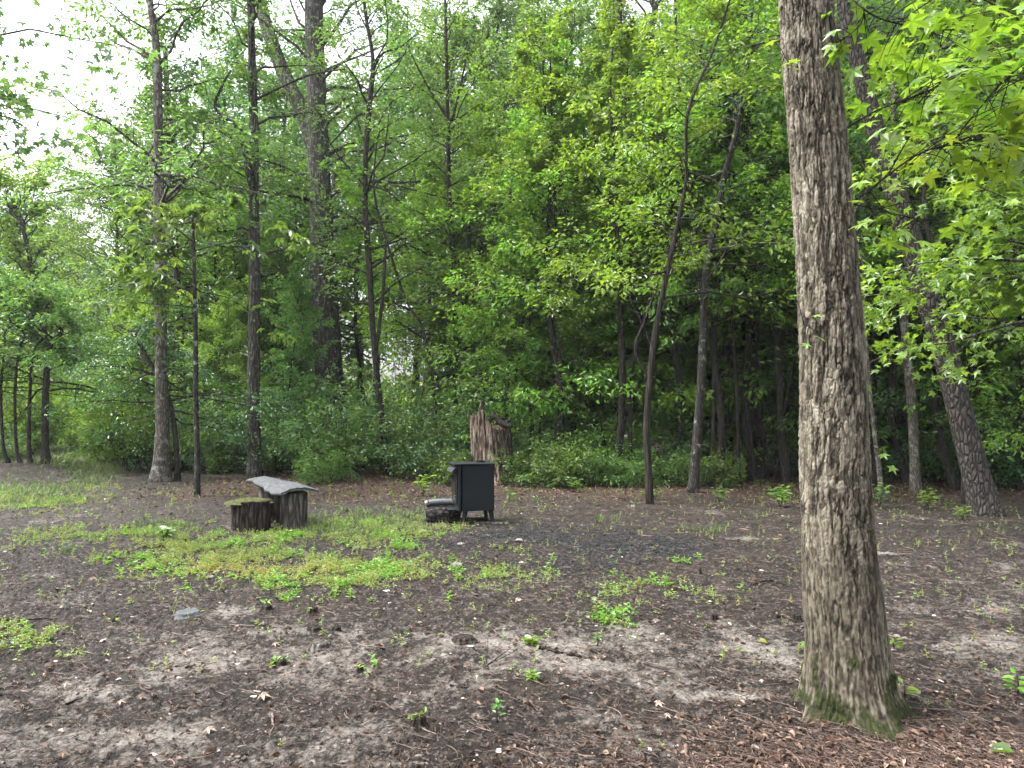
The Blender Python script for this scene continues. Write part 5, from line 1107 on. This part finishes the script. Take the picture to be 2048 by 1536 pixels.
for a in [(518, 1402, .12, 1., 'pale tan star shaped leaf near the bottom left'), (1030, 1201, .15, .95, 'yellowish star leaf at the weed patch edge'), (178, 1160, .15, .6, 'orange brown leaf in the left clearing'), (410, 1465, .10, .95, 'pale curled leaf low on the left'), (235, 1410, .08, .9, 'small pale leaf low on the left'),
          (545, 1290, .09, .85, 'curled leaf by a thin stick in the left clearing'), (125, 1378, .09, .8, 'tan leaf beside the pale sand'), (1310, 1413, .10, 1., 'pale lobed leaf left of the oak foot'), (275, 1400, .1, .5, 'dark curled leaf low on the left'), (1985, 1505, .12, 1., 'pale leaf on pine straw by the right border'), (300, 1395, .07, .3, 'dark leaf low on the left beside a curled one'),
          (120, 1520, .08, .5, 'brown leaf by the bottom left corner'), (1330, 1440, .07, .85, 'pinkish leaf fragment left of the oak')]: fallen(*a)
fallen(1517, 1288, .08, .85, 'bright yellow green leaf on sand left of the oak', T_CURL, L_WEED); fallen(1600, 1298, .12, .3, 'bright green broad leaf against the oak', T_CURL, L_NEAR); fallen(2030, 1515, .14, .3, 'green leaf in the bottom right corner', T_CURL, L_MID, 2.8)
def stone(px, py, w, lab, mat=None):
    q = ground(px, py); s = w / 2 * q.y / FPX; g = np.random.default_rng(int(px * 3 + py)); K = 14; m_ = 8; V = []
    for i in range(m_):
        for k in range(K):
            a = k / K * 6.2832; b_ = -math.pi / 2 + math.pi * i / (m_ - 1); r_ = s * (1 + .35 * (float(vnoise(math.cos(a) * 1.5 + px, math.sin(a) * 1.5 + b_)) - .5) * 2); V.append((r_ * math.cos(a) * math.cos(b_), .8 * r_ * math.sin(a) * math.cos(b_), .5 * r_ * math.sin(b_)))
    F = [(i * K + k, i * K + (k + 1) % K, (i + 1) * K + (k + 1) % K, (i + 1) * K + k) for i in range(m_ - 1) for k in range(K)]
    mb = MB(); mb.add(V, F, None, .6); o = mb.build('stone', mat or M_STONE, None, False, (q.x, q.y, float(surf(np.array([q.x]), np.array([q.y]))[0]) + s * .25)); tag(o, lab, 'stone', 'pale stones on the clearing')
for a in [(422, 1156, 15, 'white rounded stone at the weed patch front edge'), (915, 1133, 22, 'flat pale grey stone on the charcoal patch'), (1042, 1125, 14, 'pale stone right of the flat grey one'), (1038, 1085, 16, 'whitish chip before the stove'), (1312, 1243, 16, 'tan rounded stone in the right clearing'), (845, 1066, 16, 'pale chip in the grass left of the charcoal'),
          (1266, 1014, 10, 'small white stone near the leaning brown tree'), (922, 1090, 14, 'pale chip on black soil, before the stove'), (1100, 1112, 9, 'tiny pale pebble beyond the flat grey stone')]: stone(*a)

# ------------------------------------------------------------------ the humid air
m = bpy.data.materials.new('humid_air'); m.use_nodes = True; t = m.node_tree; t.nodes.clear()
o = t.nodes.new('ShaderNodeOutputMaterial'); pv = t.nodes.new('ShaderNodeVolumePrincipled')
pv.inputs['Color'].default_value = (.93, .97, 1, 1); pv.inputs['Density'].default_value = .0004; pv.inputs['Anisotropy'].default_value = .2
t.links.new(pv.outputs[0], o.inputs['Volume'])
mb = MB(); mb.box((0, 20, 10.4), (75, 75, 12)); q = mb.build('haze', m); tag(q, 'thin humid haze paling the far trees', 'haze', kind='stuff')
